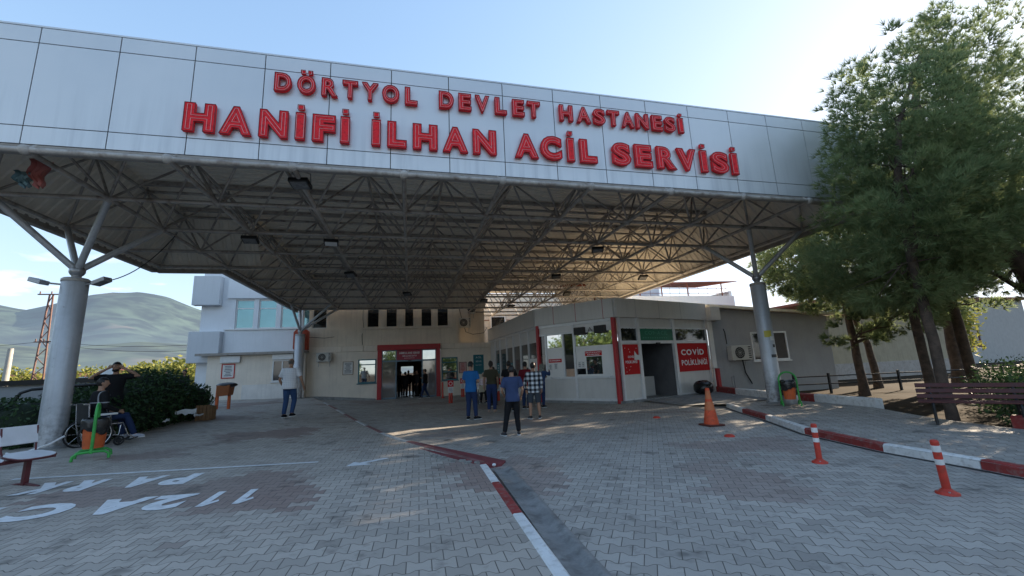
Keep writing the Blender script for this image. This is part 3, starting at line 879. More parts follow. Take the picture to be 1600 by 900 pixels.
for ch, a, b in R2: channel_letter(ch, a, b, 6.34, 6.945, sg2, .078)

# ------------------------------------------------------------------ canopy columns
def canopy_column(label, x, y, z0, ztop, r, targets):
    root = empty('canopy_column', (x, y, z0), label, 'column', 'columns carrying the canopy')
    mb = MB(); mb.lathe([(r, -.15), (r, ztop - z0), (r * .93, ztop - z0 + .02), (0.0, ztop - z0 + .02)], (x, y, z0), 28); sh = mb.build('shaft', M['column'], root)
    mb = MB(); mb.lathe([(r + .004, ztop - z0 - .07), (r + .012, ztop - z0 - .07), (r + .012, ztop - z0 - .005), (r + .004, ztop - z0 - .005)], (x, y, z0), 28); mb.build('collar', M['truss'], sh)
    t = Vector((x, y, ztop + .2))
    mb = MB(); mb.tube((x, y, ztop), t, .08, 10, r1=.12); mb.ball(t, .15, 12); mb.build('bearing', M['steel'], root)
    mb = MB(); mb.lathe([(r + .06, -.12), (r + .055, .03), (r + .004, .05)], (x, y, z0), 24); mb.build('mortar_ring', M['concrete'], root)
    for q in targets:
        mb = MB(); mb.tube(t, q, .072, 8); mb.build('strut', M['steel'] if False else M['column'], root)
    return root
XCL, YCL = nx(-3.5), ny(.5)
c1 = canopy_column('thick silver column at the left with two small floodlights on top', XCL, YCL, zl(XCL, YCL), 4.1, .24, [lo(-4, 0), lo(-3, 0), lo(-4, 1), lo(-3, 1)])
XCR, YCR = nx(5.5), ny(.5)
c2 = canopy_column('silver column on the right hand sidewalk beside the green framed bin', XCR, YCR, .105, 4.1, .24, [lo(5, 0), lo(6, 0), lo(5, 1), lo(6, 1)])
XCB, YCB = nx(-2.62) - .6, 27.75
c3 = canopy_column('slim grey column standing against the back wall by the downpipe', -6.45, 27.55, gz(-6.45, 27.55), 4.15, .27, [lo(-3, 7), lo(-2, 7), lo(-3, 8), lo(-2, 8)])
# stickers on the right column
mb = MB(); a0 = -2.05
for (da, z, w, h, mi) in ((0, 2.35, .11, .11, 0), (.45, 1.62, .1, .05, 1), (.5, 2.2, .07, .07, 2), (.62, 1.95, .05, .05, 1)):
    vs = []
    for k in range(5):
        t = a0 + da + (k / 4 - .5) * w * 2 / .24
        vs += [(XCR + .2435 * math.cos(t), YCR + .2435 * math.sin(t), z - h), (XCR + .2435 * math.cos(t), YCR + .2435 * math.sin(t), z + h)]
    mb.add(vs, [(2 * k, 2 * k + 2, 2 * k + 3, 2 * k + 1) for k in range(4)], mi)
mb.build('sticker', [plain('yellow_sticker', (.5, .42, .06), .5), plain('dark_sticker', (.05, .05, .05), .5), M['paper']], c2)
# two small floodlights on arms at the left column
for s, dx, l in ((-1, -.52, 'small floodlight on an arm left of the thick column top'), (1, .48, 'small floodlight on an arm right of the thick column top')):
    p = Vector((XCL + dx, YCL - .1, 4.0))
    root = empty('floodlight', p, l, 'floodlight', 'floodlights on the left column')
    mb = MB(); mb.tube((XCL + s * .22, YCL - .05, 3.97), p, .022, 6); mb.build('arm', M['steel'], root)
    mb = MB(); mb.obox(p + Vector((s * .1, -.02, .03)), (.15, -.05, s * .05), (.03, .1, 0), (-.01 * s, 0, .05)); hh = mb.build('housing', M['steel'], root); bevel(hh, .015)

# ------------------------------------------------------------------ building helpers
def wall(mb, F, u0, u1, z0, z1, d0, d1, holes=(), mi=0):
    us = sorted({u0, u1, *[h[0] for h in holes], *[h[1] for h in holes]})
    zs = sorted({z0, z1, *[h[2] for h in holes], *[h[3] for h in holes]})
    us = [u for u in us if u0 <= u <= u1]; zs = [z for z in zs if z0 <= z <= z1]
    for a, b in zip(us, us[1:]):
        runs = []
        for c, d in zip(zs, zs[1:]):
            mu, mz = (a + b) / 2, (c + d) / 2
            if any(h[0] < mu < h[1] and h[2] < mz < h[3] for h in holes): continue
            if runs and abs(runs[-1][1] - c) < 1e-6: runs[-1][1] = d
            else: runs.append([c, d])
        for c, d in runs: mb.fbox(F, a, b, d0, d1, c, d, mi)
def window(parent, F, u0, u1, z0, z1, d, frame='alu', pane='glass_dark', fw_=.06, rails=(), mull=(), name='window', sill=None, dep=.06):
    mb = MB()
    mb.fbox(F, u0, u0 + fw_, d - dep, d, z0, z1); mb.fbox(F, u1 - fw_, u1, d - dep, d, z0, z1)
    mb.fbox(F, u0 + fw_, u1 - fw_, d - dep, d, z0, z0 + fw_); mb.fbox(F, u0 + fw_, u1 - fw_, d - dep, d, z1 - fw_, z1)
    for r_ in rails: mb.fbox(F, u0 + fw_, u1 - fw_, d - dep + .004, d - .004, r_ - fw_ * .45, r_ + fw_ * .45)
    for m_ in mull: mb.fbox(F, m_ - fw_ * .45, m_ + fw_ * .45, d - dep + .002, d - .002, z0 + fw_, z1 - fw_)
    o = mb.build(name, M[frame], parent)
    mb = MB(); mb.fbox(F, u0 + fw_ * .5, u1 - fw_ * .5, d - dep * .7, d - dep * .5, z0 + fw_ * .5, z1 - fw_ * .5)
    mb.build('pane', M[pane], o)
    if sill:
        mb = MB(); mb.fbox(F, u0 - .06, u1 + .06, d - dep, d + .06, z0 - .06, z0 - .004); mb.build('sill', M[sill], o)
    return o
def notice(label, F, u0, u1, z0, z1, d, frame, paper, lines=7, ink='ink', cat='notice', fw_=.03, title=None, name='framed_notice', group=None):
    p = F((u0 + u1) / 2, d, z0)
    root = empty(name, p, label, cat, group)
    mb = MB()
    if fw_ > 0:
        mb.fbox(F, u0, u1, d, d + .025, z0, z0 + fw_); mb.fbox(F, u0, u1, d, d + .025, z1 - fw_, z1)
        mb.fbox(F, u0, u0 + fw_, d, d + .025, z0 + fw_, z1 - fw_); mb.fbox(F, u1 - fw_, u1, d, d + .025, z0 + fw_, z1 - fw_)
        mb.build('frame', M[frame], root)
    mb = MB(); mb.fbox(F, u0 + fw_ * .6, u1 - fw_ * .6, d + .001, d + .012, z0 + fw_ * .6, z1 - fw_ * .6); sh = mb.build('sheet', M[paper], root)
    if lines:
        mb = MB(); rr = random.Random(int(abs(u0 * 97 + z0 * 31)))
        h = (z1 - z0 - 2 * fw_) / (lines + 1.2); a = u0 + fw_ + .12 * (u1 - u0); b = u1 - fw_ - .12 * (u1 - u0)
        for k in range(lines):
            z = z1 - fw_ - h * (k + 1); w = (b - a) * rr.uniform(.55, 1)
            mb.quad(F((a + b) / 2 - w / 2, d + .0135, z - h * .22), F((a + b) / 2 + w / 2, d + .0135, z - h * .22), F((a + b) / 2 + w / 2, d + .0135, z + h * .22), F((a + b) / 2 - w / 2, d + .0135, z + h * .22))
        mb.build('printed_text', M[ink], sh)
    return root
def air_con(label, F, u0, u1, z0, z1, d, legs=False):
    root = empty('air_conditioner', F((u0 + u1) / 2, d, z0), label, 'air conditioner')
    mb = MB(); mb.fbox(F, u0, u1, d + .05, d + .36, z0, z1); b_ = mb.build('casing', M['ac'], root); bevel(b_, .02)
    cu, cz, r = u0 + (u1 - u0) * .40, (z0 + z1) / 2, (z1 - z0) * .40
    mb = MB()
    n = 20
    mb.add([F(cu, d + .364, cz)] + [F(cu + r * math.cos(2 * PI * k / n), d + .364, cz + r * math.sin(2 * PI * k / n)) for k in range(n)], [(0, 1 + k, 1 + (k + 1) % n) for k in range(n)])
    fan = mb.build('fan', M['dark'], b_)
    mb = MB()
    for q in (1, .7, .4): mb.path([F(cu + r * q * math.cos(2 * PI * k / n), d + .37, cz + r * q * math.sin(2 * PI * k / n)) for k in range(n)], .006, 4, closed=True)
    for k in range(8):
        t = PI * k / 8; mb.tube(F(cu + r * math.cos(t), d + .372, cz + r * math.sin(t)), F(cu - r * math.cos(t), d + .372, cz - r * math.sin(t)), .004, 4)
    mb.build('grille', M['ac'], b_)
    mb = MB()
    for k in range(6):
        z = z0 + .12 * (z1 - z0) + k * (z1 - z0) * .145
        mb.fbox(F, u1 - (u1 - u0) * .16, u1 - .03, d + .361, d + .364, z, z + (z1 - z0) * .07)
    mb.build('louvre', M['dark'], b_)
    mb = MB()
    for u in (u0 + .1, u1 - .1):
        mb.fbox(F, u - .015, u + .015, d, d + .36, z0 - .04, z0 - .002); mb.fbox(F, u - .015, u + .015, d, d + .02, z0 - .3, z0 - .042)
    mb.build('bracket', M['steel'], root)
    return root
def fr(y): return lambda u, d, z: Vector((u, y - d, z))     # facade facing the viewer, u = x

# ------------------------------------------------------------------ main emergency building
Y0 = 28.5
hosp = empty('hospital_building', (0, Y0, 0), 'cream emergency building with a red framed sliding doorway and dark upper windows', 'building')
F = fr(Y0)
def zbase(x): return interp(x, [(-6.4, .37), (-5.5, .36), (-2.0, .03), (5.5, .02)])
mb = MB()
wall(mb, F, -6.2, -2.0, -.2, 3.06, -.3, 0, [(-3.19, -2.1, 1.07, 2.56)])
mb.build('lower_wall', M['cream'], hosp)
mb = MB(); wall(mb, F, 2.0, 5.4, -.2, 3.06, -.3, 0, [(2.06, 3.12, 1.0, 2.5)])
mb.build('lower_wall', M['cream'], hosp)
mb = MB()
for a, b in ((-6.2, -4.2), (-4.18, -2.9), (-2.88, -2.06), (2.04, 2.9), (2.92, 4.1), (4.12, 5.42)): mb.fbox(F, a, b, -.28, .035, 3.075, 3.42)
mb.build('coping', M['cream'], hosp)
mb = MB(); mb.fbox(F, -6.2, 5.42, -3.2, -.3, 3.2, 3.36); mb.build('lower_roof', M['rooftop'], hosp)
# upper storey
FU = fr(Y0 + .25)
wins = [(-2.75, -1.98), (-1.56, -.82), (-.36, .26), (.72, 1.46), (1.81, 2.58)]
mb = MB()
wall(mb, FU, -6.25, 3.14, 3.3, 8.2, -.3, 0, [(a, b, 4.63, 6.75) for a, b in wins] + [(-6.05, -5.2, 4.63, 6.7)])
mb.build('upper_wall', M['cream_up'], hosp)
mb = MB(); mb.fbox(FU, -5.15, 3.14, 0.003, .1, 3.44, 4.5); mb.build('upper_band', M['cream_up'], hosp)
mb = MB(); mb.fbox(FU, -2.95, 2.8, .002, .12, 4.52, 4.6); mb.build('sill', M['cream'], hosp)
for a, b in wins: window(hosp, FU, a, b, 4.63, 6.75, -.12, 'cream_up', 'glass_dark', .05, (6.12,), (), 'window')
window(hosp, FU, -6.05, -5.2, 4.63, 6.7, -.12, 'alu', 'glass_dark', .05, (6.05,), (), 'window')
for u in (-1.77, -.59, .49, 1.635):
    mb = MB(); mb.fbox(FU, u - .13, u + .13, .003, .09, 4.603, 6.8); mb.build('pilaster', M['cream_up'], hosp)
# recess with plant to the right of the upper storey, and the far wall
mb = MB(); mb.box(3.14, 3.3, Y0 + .3, Y0 + 8, 3.37, 8.2); mb.box(3.3, 5.5, Y0 + 3.2, Y0 + 3.5, 3.37, 8.2)
mb.build('side_wall', M['cream_up'], hosp)
mb = MB(); mb.box(-6.25, 3.1, Y0 + .3, Y0 + 9, 8.0, 8.19); mb.build('roof', M['rooftop'], hosp)
mb = MB(); mb.box(5.5, 16, Y0 + 8.0, Y0 + 8.3, 0, 8.2); mb.box(5.3, 5.5, Y0 + 3.2, Y0 + 8, 3.37, 8.2); mb.build('far_wall', M['cream_up'], hosp)
FB = fr(Y0 + 8.0)
for a, b, c, d in ((7.0, 8.3, 4.6, 6.2), (10.6, 12.4, 5.0, 6.6)):
    mb = MB(); mb.fbox(FB, a - .12, b + .12, 0.002, .1, c - .12, d + .12); mb.build('window_surround', M['cream'], hosp)
    window(hosp, FB, a, b, c, d, .14, 'alu', 'glass_dark', .06)
for k in range(4):
    mb = MB(); mb.fbox(FB, 5.6, 16, .003, .05, 5.3 + k * .55, 5.36 + k * .55); mb.build('cladding_rail', M['rust'] if k % 2 else M['cream_up'], hosp)
# corridor behind the doorway, open to the daylight at its far end
mb = MB()
mb.box(-1.95, -1.75, Y0 + .35, Y0 + 10.2, -.1, 3.1); mb.box(1.75, 1.95, Y0 + .35, Y0 + 10.2, -.1, 3.1)
mb.box(-1.75, 1.75, Y0 + .35, Y0 + 10.2, 2.75, 3.1)
mb.box(-1.75, -.75, Y0 + 10, Y0 + 10.2, -.1, 2.75); mb.box(.3, 1.75, Y0 + 10, Y0 + 10.2, -.1, 2.75); mb.box(-.75, .3, Y0 + 10, Y0 + 10.2, 2.15, 2.75)
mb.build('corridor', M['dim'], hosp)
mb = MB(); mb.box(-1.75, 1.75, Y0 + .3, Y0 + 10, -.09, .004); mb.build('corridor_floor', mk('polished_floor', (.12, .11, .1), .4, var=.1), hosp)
# doorway
dr = MB()
dr.fbox(F, -2.02, -1.76, -.1, .16, -.1, 3.08); dr.fbox(F, 1.70, 1.96, -.1, .16, -.1, 3.08); dr.fbox(F, -2.04, 1.98, -.1, .18, 3.084, 3.43)
dfr = dr.build('door_surround', M['red_paint'], hosp)
ds = MB()
ds.fbox(F, -1.755, -1.70, -.08, .02, -.05, 3.08); ds.fbox(F, 1.645, 1.70, -.08, .02, -.05, 3.08)
for u in (-.9, .76): ds.fbox(F, u, u + .07, -.08, .02, -.05, 3.08)
ds.fbox(F, -.83, .76, -.08, .03, 2.33, 2.42)
for a, b in ((-1.70, -.9), (.83, 1.645)):
    ds.fbox(F, a, b, -.08, .02, -.05, .1); ds.fbox(F, a, b, -.08, .02, 2.33, 2.43); ds.fbox(F, a, b, -.08, .02, 3.02, 3.08)
dfm = ds.build('door_frame', mk('blue_grey_frame', (.13, .2, .26), .4, .3), hosp)
for a, b in ((-1.70, -.9), (.83, 1.645)):
    mb = MB(); mb.fbox(F, a, b, -.05, -.04, .1, 2.33); mb.build('side_light', M['glass_door'], dfm)
    mb = MB(); mb.fbox(F, a, b, -.05, -.04, 2.43, 3.02); mb.build('top_light', M['mirror'], dfm)
for a, b in ((-1.55, -.86), (.8, 1.55)):
    mb = MB(); mb.fbox(F, a, b, -.17, -.15, .03, 2.3); mb.build('sliding_door', M['glass_dark'], dfm)
mb = MB(); mb.fbox(F, -.1, .1, .031, .07, 2.35, 2.41); mb.build('sensor', M['black'], dfm)
es = empty('entrance_sign', F(-.03, .0, 2.44), 'dark red ambulance entrance board over the sliding doors', 'sign')
mb = MB(); mb.fbox(F, -.83, .76, -.05, .02, 2.43, 3.06); sb_ = mb.build('board', mk('dark_red_board', (.36, .03, .06), .4), es)
mb = MB(); write(mb, 'AMBULANS GİRİŞİ', F, -.68, .61, 2.81, 2.94, .023); write(mb, 'AMBULANCE ENTRY', F, -.5, .45, 2.64, 2.73, .023, off=.01)
for k in range(9): mb.quad(F(-.36 + k * .075, .023, 2.53), F(-.31 + k * .075, .023, 2.53), F(-.31 + k * .075, .023, 2.555), F(-.36 + k * .075, .023, 2.555))
mb.build('lettering', M['sign_wht'], sb_)
window(hosp, F, -3.19, -2.1, 1.07, 2.56, .02, 'teal', 'mirror', .07, (2.22,), (), 'window', 'teal', .1)
window(hosp, F, 2.06, 3.12, 1.0, 2.5, .02, 'teal', 'mirror', .07, (2.17, 1.55), (), 'window', 'teal', .1)
# a low step ledge along the foot of the wall
mb = MB(); wl = [(x, zbase(x)) for x in (-6.2, -5.5, -4.4, -3.2, -2.1)]
for (a, za), (b, zb_) in zip(wl, wl[1:]):
    mb.add([(a, Y0 - .1, -.2), (b, Y0 - .1, -.2), (b, Y0 - .1, zb_ + .03), (a, Y0 - .1, za + .03), (a, Y0 - .004, za + .05), (b, Y0 - .004, zb_ + .05)], [(0, 1, 2, 3), (3, 2, 5, 4)])
mb.build('plinth', M['concrete'], hosp)
air_con('grey air conditioner unit on the wall beside the slim back column', F, -5.62, -4.78, 2.5, 3.05, 0)
FR = fr(Y0 + 1.6)
air_con('air conditioner unit in the recess at the right end of the upper storey', FR, 3.4, 4.25, 4.6, 5.3, 0)
air_con('upper air conditioner unit in the recess above another one', FR, 4.15, 4.6, 5.6, 6.4, 0)
mb = MB(); mb.box(3.32, 5.3, Y0 + 1.62, Y0 + 1.8, 3.37, 6.9); mb.build('recess_panel', M['cream_up'], hosp)
notice('brown framed white notice left of the red doorway', F, -4.11, -3.48, 1.63, 2.46, .003, 'wood', 'paper', 9)
notice('framed pink notice right of the doorway window', F, 3.2, 3.72, 1.42, 2.15, .003, 'maroon', 'pink_p', 6, 'ink_red')
tb = notice('teal information board with white lines on the wall by the corner kiosk', F, 4.18, 4.89, 1.3, 2.6, .003, 'teal_board', 'teal_board', 0, cat='sign', name='information_board')
mb = MB()
for t_, a, b in (('ACİL', 2.36, 2.48), ('SERVİS', 2.1, 2.2), ('KAYIT', 1.86, 1.94)): write(mb, t_, F, 4.34, 4.73, a, b, .03, off=.02)
mb.build('lettering', plain('board_pale_print', (.45, .6, .62), .5), tb)
# cables on the upper wall
def cable(pts, r, label, mat='rubber', cat='cable'):
    mb = MB(); mb.path(pts, r, 5); return tag(mb.build('cable', M[mat]), label, cat)
cable([(-2.98, Y0 + .235, 6.9), (-3.0, Y0 + .235, 5.2), (-2.93, Y0 + .235, 4.6), (-3.02, Y0 + .13, 4.1), (-2.98, Y0 + .13, 3.5)], .013, 'thin cable running down the upper wall left of the five dark windows')
cable([(3.35, Y0 + 1.5, 6.6), (3.6, Y0 + 1.45, 5.4), (3.9, Y0 + 1.4, 4.3), (4.4, Y0 + 1.3, 4.1), (5.1, Y0 + .8, 4.15), (5.3, Y0 + .6, 4.5)], .02, 'sagging dark cable in the recess above the coping')
cable([(-6.3, Y0 - .02, 4.0), (-5.9, Y0 - .3, 4.02), (-5.2, Y0 - .32, 3.95), (-4.75, Y0 - .3, 4.0), (-4.7, Y0 + .1, 4.05)], .016, 'cable on a bracket above the wall air conditioner by the slim column')
# queue barrier post heads are built further below

# ------------------------------------------------------------------ white wing on the left with its cream annex
wing = empty('hospital_wing', (-9.3, 29, .4), 'white hospital wing with pale projecting panels and a row of teal tinted windows', 'building')
FW_ = fr(29.0)
ww = [(-10.55 + 1.29 * k, -9.5 + 1.29 * k) for k in range(4)]
ww = [(a, min(b, -5.7)) for a, b in ww]
mb = MB(); wall(mb, FW_, -12.4, -6.27, 0, 9.6, -.3, 0, [(a, b, 4.72, 6.55) for a, b in ww]); mb.box(-12.4, -12.1, 29.3, 36, 0, 9.6); mb.build('wall', M['white_wall'], wing)
mb = MB(); mb.box(-12.4, -6.3, 29.3, 36, 9.4, 9.58); mb.build('roof', M['rooftop'], wing)
for a, b in ww: window(wing, FW_, a, b, 4.72, 6.55, -.1, 'alu', 'glass_teal', .07, (6.0,), (), 'window')
mb = MB(); mb.fbox(FW_, -10.95, -6.27, .003, .12, 3.25, 4.62); mb.build('sill_band', M['white_wall'], wing)
mb = MB(); mb.fbox(FW_, -11.05, -6.27, .003, .2, 4.625, 4.7); mb.build('sill', M['alu'], wing)
mb = MB(); mb.fbox(FW_, -11.0, -6.27, .003, .14, 6.62, 8.6); mb.build('upper_band', M['white_wall'], wing)
for z0, z1, a, b in ((6.15, 7.95, -12.75, -11.3), (2.7, 4.55, -12.75, -11.1), (9.0, 10.5, -12.7, -11.3)):
    mb = MB(); mb.fbox(FW_, a, b, .004, .5, z0, z1); o = mb.build('projecting_panel', M['grey_panel'], wing); bevel(o, .02)
ann = empty('annex', (-9.0, 28.2, .5), 'low cream annex with a thin flat roof below the white wing', 'building')
FA = fr(28.2)
mb = MB(); wall(mb, FA, -11.5, -6.22, 0, 3.08, -.6, 0, [(-8.04, -6.95, 1.42, 2.7)]); mb.build('wall', M['cream'], ann)
mb = MB(); mb.fbox(FA, -9.6, -6.22, .003, .03, .2, 1.3); mb.build('dado', M['cream_lt'], ann)
mb = MB(); mb.fbox(FA, -12.0, -6.1, -.7, .35, 3.1, 3.19); mb.fbox(FA, -12.02, -6.08, .3, .37, 3.06, 3.2); mb.build('roof', M['trim'], ann)
window(ann, FA, -8.04, -6.95, 1.42, 2.7, .02, 'alu', 'glass_grey', .07, (), (-7.5,), 'window', 'alu', .1)
for a, b, z0, z1 in ((-10.8, -9.76, 2.63, 3.02), (-8.04, -6.9, 2.72, 3.04)):
    mb = MB(); mb.fbox(FA, a, b, .003, .16, z0, z1); o = mb.build('shutter_box', M['alu'], ann); bevel(o, .015)
notice('white notice in a red frame on the cream annex wall', FA, -10.73, -10.03, 1.73, 2.57, .003, 'sign_red', 'paper', 7, fw_=.05)
mb = MB(); mb.path([(-6.62, 28.12, 3.08), (-6.62, 28.12, .42)], .06, 8); tag(mb.build('downpipe', M['grey_panel']), 'pale downpipe at the right end of the cream annex', 'pipe')
rb = MB(); pts = [(-6.95, 3.35), (-6.95, 4.35), (-6.8, 4.52), (-6.25, 4.52), (-6.12, 4.4), (-6.12, 3.25), (-6.85, 3.25)]
n = len(pts)
rb.add([(x, 28.05, z) for x, z in pts] + [(x, 28.5, z) for x, z in pts], [tuple(range(n)), tuple(range(2 * n - 1, n - 1, -1))] + [(k, n + k, n + (k + 1) % n, (k + 1) % n) for k in range(n)])
o = rb.build('wall_box', mk('orange_red_box', (.42, .06, .025), .5)); bevel(o, .02); tag(o, 'orange red cut-corner box on the white wing beside the slim column', 'wall box')

# ------------------------------------------------------------------ corner kiosk (clinic) with three faces
A_ = (5.87, 18.98); B_ = (8.28, 15.79); D_ = (14.1, 17.65); Z_ = (5.36, 28.45)
kio = empty('clinic_kiosk', (8.5, 17.5, .0), 'grey panelled corner kiosk with counter windows, red posts and a clinic door', 'building')
K1 = Frame(Z_, A_); K2 = Frame(A_, B_); K3 = Frame(B_, D_)
def inset(P, k=.14):
    return P
mb = MB()
# roof slab and plinth follow the three faces
poly = [Z_, A_, B_, D_, (16.5, 19.5), (16.5, 28.4)]
mb.prism([(x + .1, y + .1) for x, y in poly], 4.12, 4.2); mb.build('roof', M['rooftop'], kio)
mb = MB()
for K, u0, u1 in ((K1, 0, K1.L), (K2, 0, K2.L), (K3, 0, K3.L)): mb.fbox(K, u0 - .02, u1 + .02, -.1, .1, -.1, .1)
mb.build('plinth', M['concrete'], kio)
# fascia band
for K, seams_, mat_ in ((K1, [1.6 * k for k in range(1, 6)], 'kiosk'), (K2, [1.05, 2.22, 3.55], 'kiosk'), (K3, [1.15, 2.65, 4.15], 'kiosk')):
    us = [0.0] + [s for s in seams_ if s < K.L] + [K.L]
    mb = MB()
    for a, b in zip(us, us[1:]): mb.fbox(K, a + (.012 if a > 0 else .0), b - (.012 if b < K.L else .0), -.12, .14, 3.5, 4.3)
    band = mb.build('fascia_band', M[mat_], kio)
    mb = MB()
    for s in seams_:
        if s < K.L: mb.fbox(K, s - .014, s + .014, -.1, .136, 3.49, 4.31)
    mb.build('seam', M['red_paint'] if K is K2 else M['steel'], band)
# face 1: grey glazed side running to the main building
L1 = K1.L
mull1 = [L1 - v for v in (0.02, 1.3, 2.6, 3.95, 5.3, 6.8, 8.0)]
mb = MB()
for u in mull1: mb.fbox(K1, u - .05, u + .05, -.06, .06, .1, 3.5)
mb.fbox(K1, 0, L1 - .05, -.05, .05, 3.38, 3.498)
fm1 = mb.build('frame', M['alu'], kio)
for b, a in zip(mull1, mull1[1:]):
    mb = MB(); mb.fbox(K1, a + .05, b - .05, -.03, -.01, 2.75, 3.38); mb.build('panel', M['kiosk'], fm1)
    low = 2.0 if b > L1 - .1 else .95
    mb = MB(); mb.fbox(K1, a + .05, b - .05, -.03, -.015, low, 2.75); mb.build('pane', M['glass_grey'], fm1)
    mb = MB(); mb.fbox(K1, a + .05, b - .05, -.03, -.01, .1, low); mb.build('panel', M['kiosk_w'], fm1)
mb = MB(); mb.fbox(K1, .1, mull1[-1] - .05, -.03, -.01, .1, 3.38); mb.build('panel', M['kiosk'], fm1)
# face 2: counter
L2 = K2.L
def u2(x, y): return (Vector((x, y, 0)) - K2(0, 0, 0)).dot(K2.t)
mb = MB()
for u in (u2(7.07, 17.39),): mb.fbox(K2, u - .05, u + .05, -.06, .06, .1, 3.5)
mb.fbox(K2, .12, L2 - .14, -.05, .05, 3.36, 3.498); mb.fbox(K2, .12, L2 - .14, -.05, .065, 1.02, 1.12); mb.fbox(K2, .12, L2 - .14, -.05, .055, .1, .2)
ua, ub, uc, ud, ue, uf = u2(5.94, 18.89), u2(6.17, 18.58), u2(6.7, 17.88), u2(6.74, 17.83), u2(7.02, 17.46), u2(7.07, 17.39)
for u in (ub - .03, uc + .03): mb.fbox(K2, u - .045, u + .045, -.05, .05, 1.12, 3.0)
mb.fbox(K2, .12, uf - .05, -.045, .045, 3.0, 3.09)
fm2 = mb.build('frame', M['alu'], kio)
mb = MB(); mb.fbox(K2, .12, uf - .05, -.03, .0, 3.09, 3.36); mb.build('panel', M['kiosk_w'], fm2)
mb = MB(); mb.fbox(K2, uf + .05, L2 - .14, -.03, .0, 2.98, 3.36); mb.build('panel', M['kiosk_w'], fm2)
for a, b in ((.12, uf - .05), (uf + .05, L2 - .14)):
    mb = MB(); mb.fbox(K2, a, b, -.03, .0, .2, 1.02); mb.build('panel', M['kiosk'], fm2)
mb = MB(); mb.fbox(K2, ub + .015, uc - .015, -.02, .01, 1.12, 2.42); mb.build('panel', M['kiosk_w'], fm2)
mb = MB(); mb.fbox(K2, ub + .015, uc - .015, -.02, .0, 2.42, 3.0); mb.build('pane', M['mirror'], fm2)
mb = MB(); mb.fbox(K2, .14, ub - .075, -.03, -.015, 2.1, 3.0); mb.build('pane', M['glass_dark'], fm2)
mb = MB(); mb.fbox(K2, .14, ub - .075, -.03, -.015, 1.12, 2.1); mb.build('pane', M['glass_grey'], fm2)
mb = MB(); mb.fbox(K2, uc + .075, uf - .05, -.03, -.015, 2.05, 3.0); mb.build('pane', M['glass_dark'], fm2)
mb = MB(); mb.fbox(K2, uc + .075, uf - .05, -.03, -.018, 1.45, 2.05); mb.build('pane', M['glass_grey'], fm2)
um0, um1 = u2(7.39, 16.97), u2(7.84, 16.37)
mb = MB(); wall(mb, K2, uf + .05, L2 - .14, 1.12, 2.40, -.02, .01, [(um0, um1, 1.2, 1.94), (uf + .05, um0 - .04, 1.2, 1.45)]); mb.build('panel', M['kiosk_w'], fm2)
mb = MB(); mb.fbox(K2, uf + .05, L2 - .14, -.03, .0, 2.40, 2.98); mb.build('pane', M['mirror'], fm2)
mb = MB(); mb.fbox(K2, um0, um1, -.03, -.012, 1.2, 1.94); mb.build('pane', M['mirror'], fm2)
mb = MB(); mb.fbox(K2, uf + .05, um0 - .04, -.03, -.012, 1.2, 1.45); mb.build('pane', M['glass_dark'], fm2)
for u in (0.06, L2 - .07):
    mb = MB(); mb.fbox(K2, u - .07, u + .07, -.12, .13, .0, 3.5); o = mb.build('red_post', M['red_paint'], kio); bevel(o, .03, 3)
# interior darkness
mb = MB(); mb.prism([(6.5, 19.2), (8.4, 16.7), (9.3, 17.0), (9.3, 20.5), (6.6, 24)], .12, .16); mb.prism([(6.25, 27), (6.25, 19.6), (6.4, 19.6), (6.4, 27)], .12, 3.4)
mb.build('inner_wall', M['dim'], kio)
# face 3: covid clinic door
L3 = K3.L
def u3(x): return (x - B_[0]) / (D_[0] - B_[0]) * L3
s0, d0, d1, s1 = u3(8.56), u3(9.58), u3(11.62), u3(14.0)
mb = MB()
for u in (u3(9.5), u3(11.72)): mb.fbox(K3, u - .08, u + .08, -.06, .07, .08, 3.5)
mb.fbox(K3, .16, L3 - .04, -.05, .05, 2.39, 2.52); mb.fbox(K3, .16, L3 - .04, -.05, .04, 3.05, 3.1)
mb.fbox(K3, .16, u3(9.5) - .08, -.05, .04, .08, .16); mb.fbox(K3, u3(11.72) + .08, L3 - .04, -.05, .04, .08, .16)
mb.fbox(K3, .14, .24, -.05, .06, .08, 3.5); mb.fbox(K3, L3 - .12, L3 - .04, -.05, .06, .08, 3.5)
fm3 = mb.build('frame', M['alu'], kio)
cells = [(.24, u3(9.5) - .08), (u3(9.5) + .08, u3(11.72) - .08), (u3(11.72) + .08, L3 - .12)]
for k, (a, b) in enumerate(cells):
    mb = MB(); mb.fbox(K3, a, b, -.03, -.0, 3.1, 3.49); mb.build('panel', M['kiosk'], fm3)
    if k != 1:
        mb = MB(); mb.fbox(K3, a, b, -.03, -.01, 2.52, 3.05); mb.build('pane', M['glass_dark'], fm3)
        mb = MB(); mb.fbox(K3, a, b, -.03, .0, .16, 2.39); mb.build('panel', M['kiosk'], fm3)
    mb = MB()
    for q in range(5): 
        w_ = (b - a) / 5; mb.fbox(K3, a + q * w_ + .02, a + (q + 1) * w_ - random.uniform(.02, .1), .01, .03, 3.03, 3.09 + random.uniform(0, .03))
    mb.build('masking_tape', M['paper'], fm3)
a, b = cells[1]
gb = empty('display_board', K3((a + b) / 2, .02, 2.52), 'green display board over the open clinic door', 'display')
mb = MB(); mb.fbox(K3, a, b, -.03, .03, 2.523, 3.047); g_ = mb.build('board', M['led_green'], gb)
mb = MB(); write(mb, 'CO9-ACİL', K3, a + .35, b - .35, 2.78, 2.93, .033, off=-.01, gap=.3); 
for k in range(11): mb.quad(K3(a + .2 + k * .15, .033, 2.62), K3(a + .27 + k * .15, .033, 2.62), K3(a + .27 + k * .15, .033, 2.65), K3(a + .2 + k * .15, .033, 2.65))
mb.build('lettering', M['led_dim'], g_)
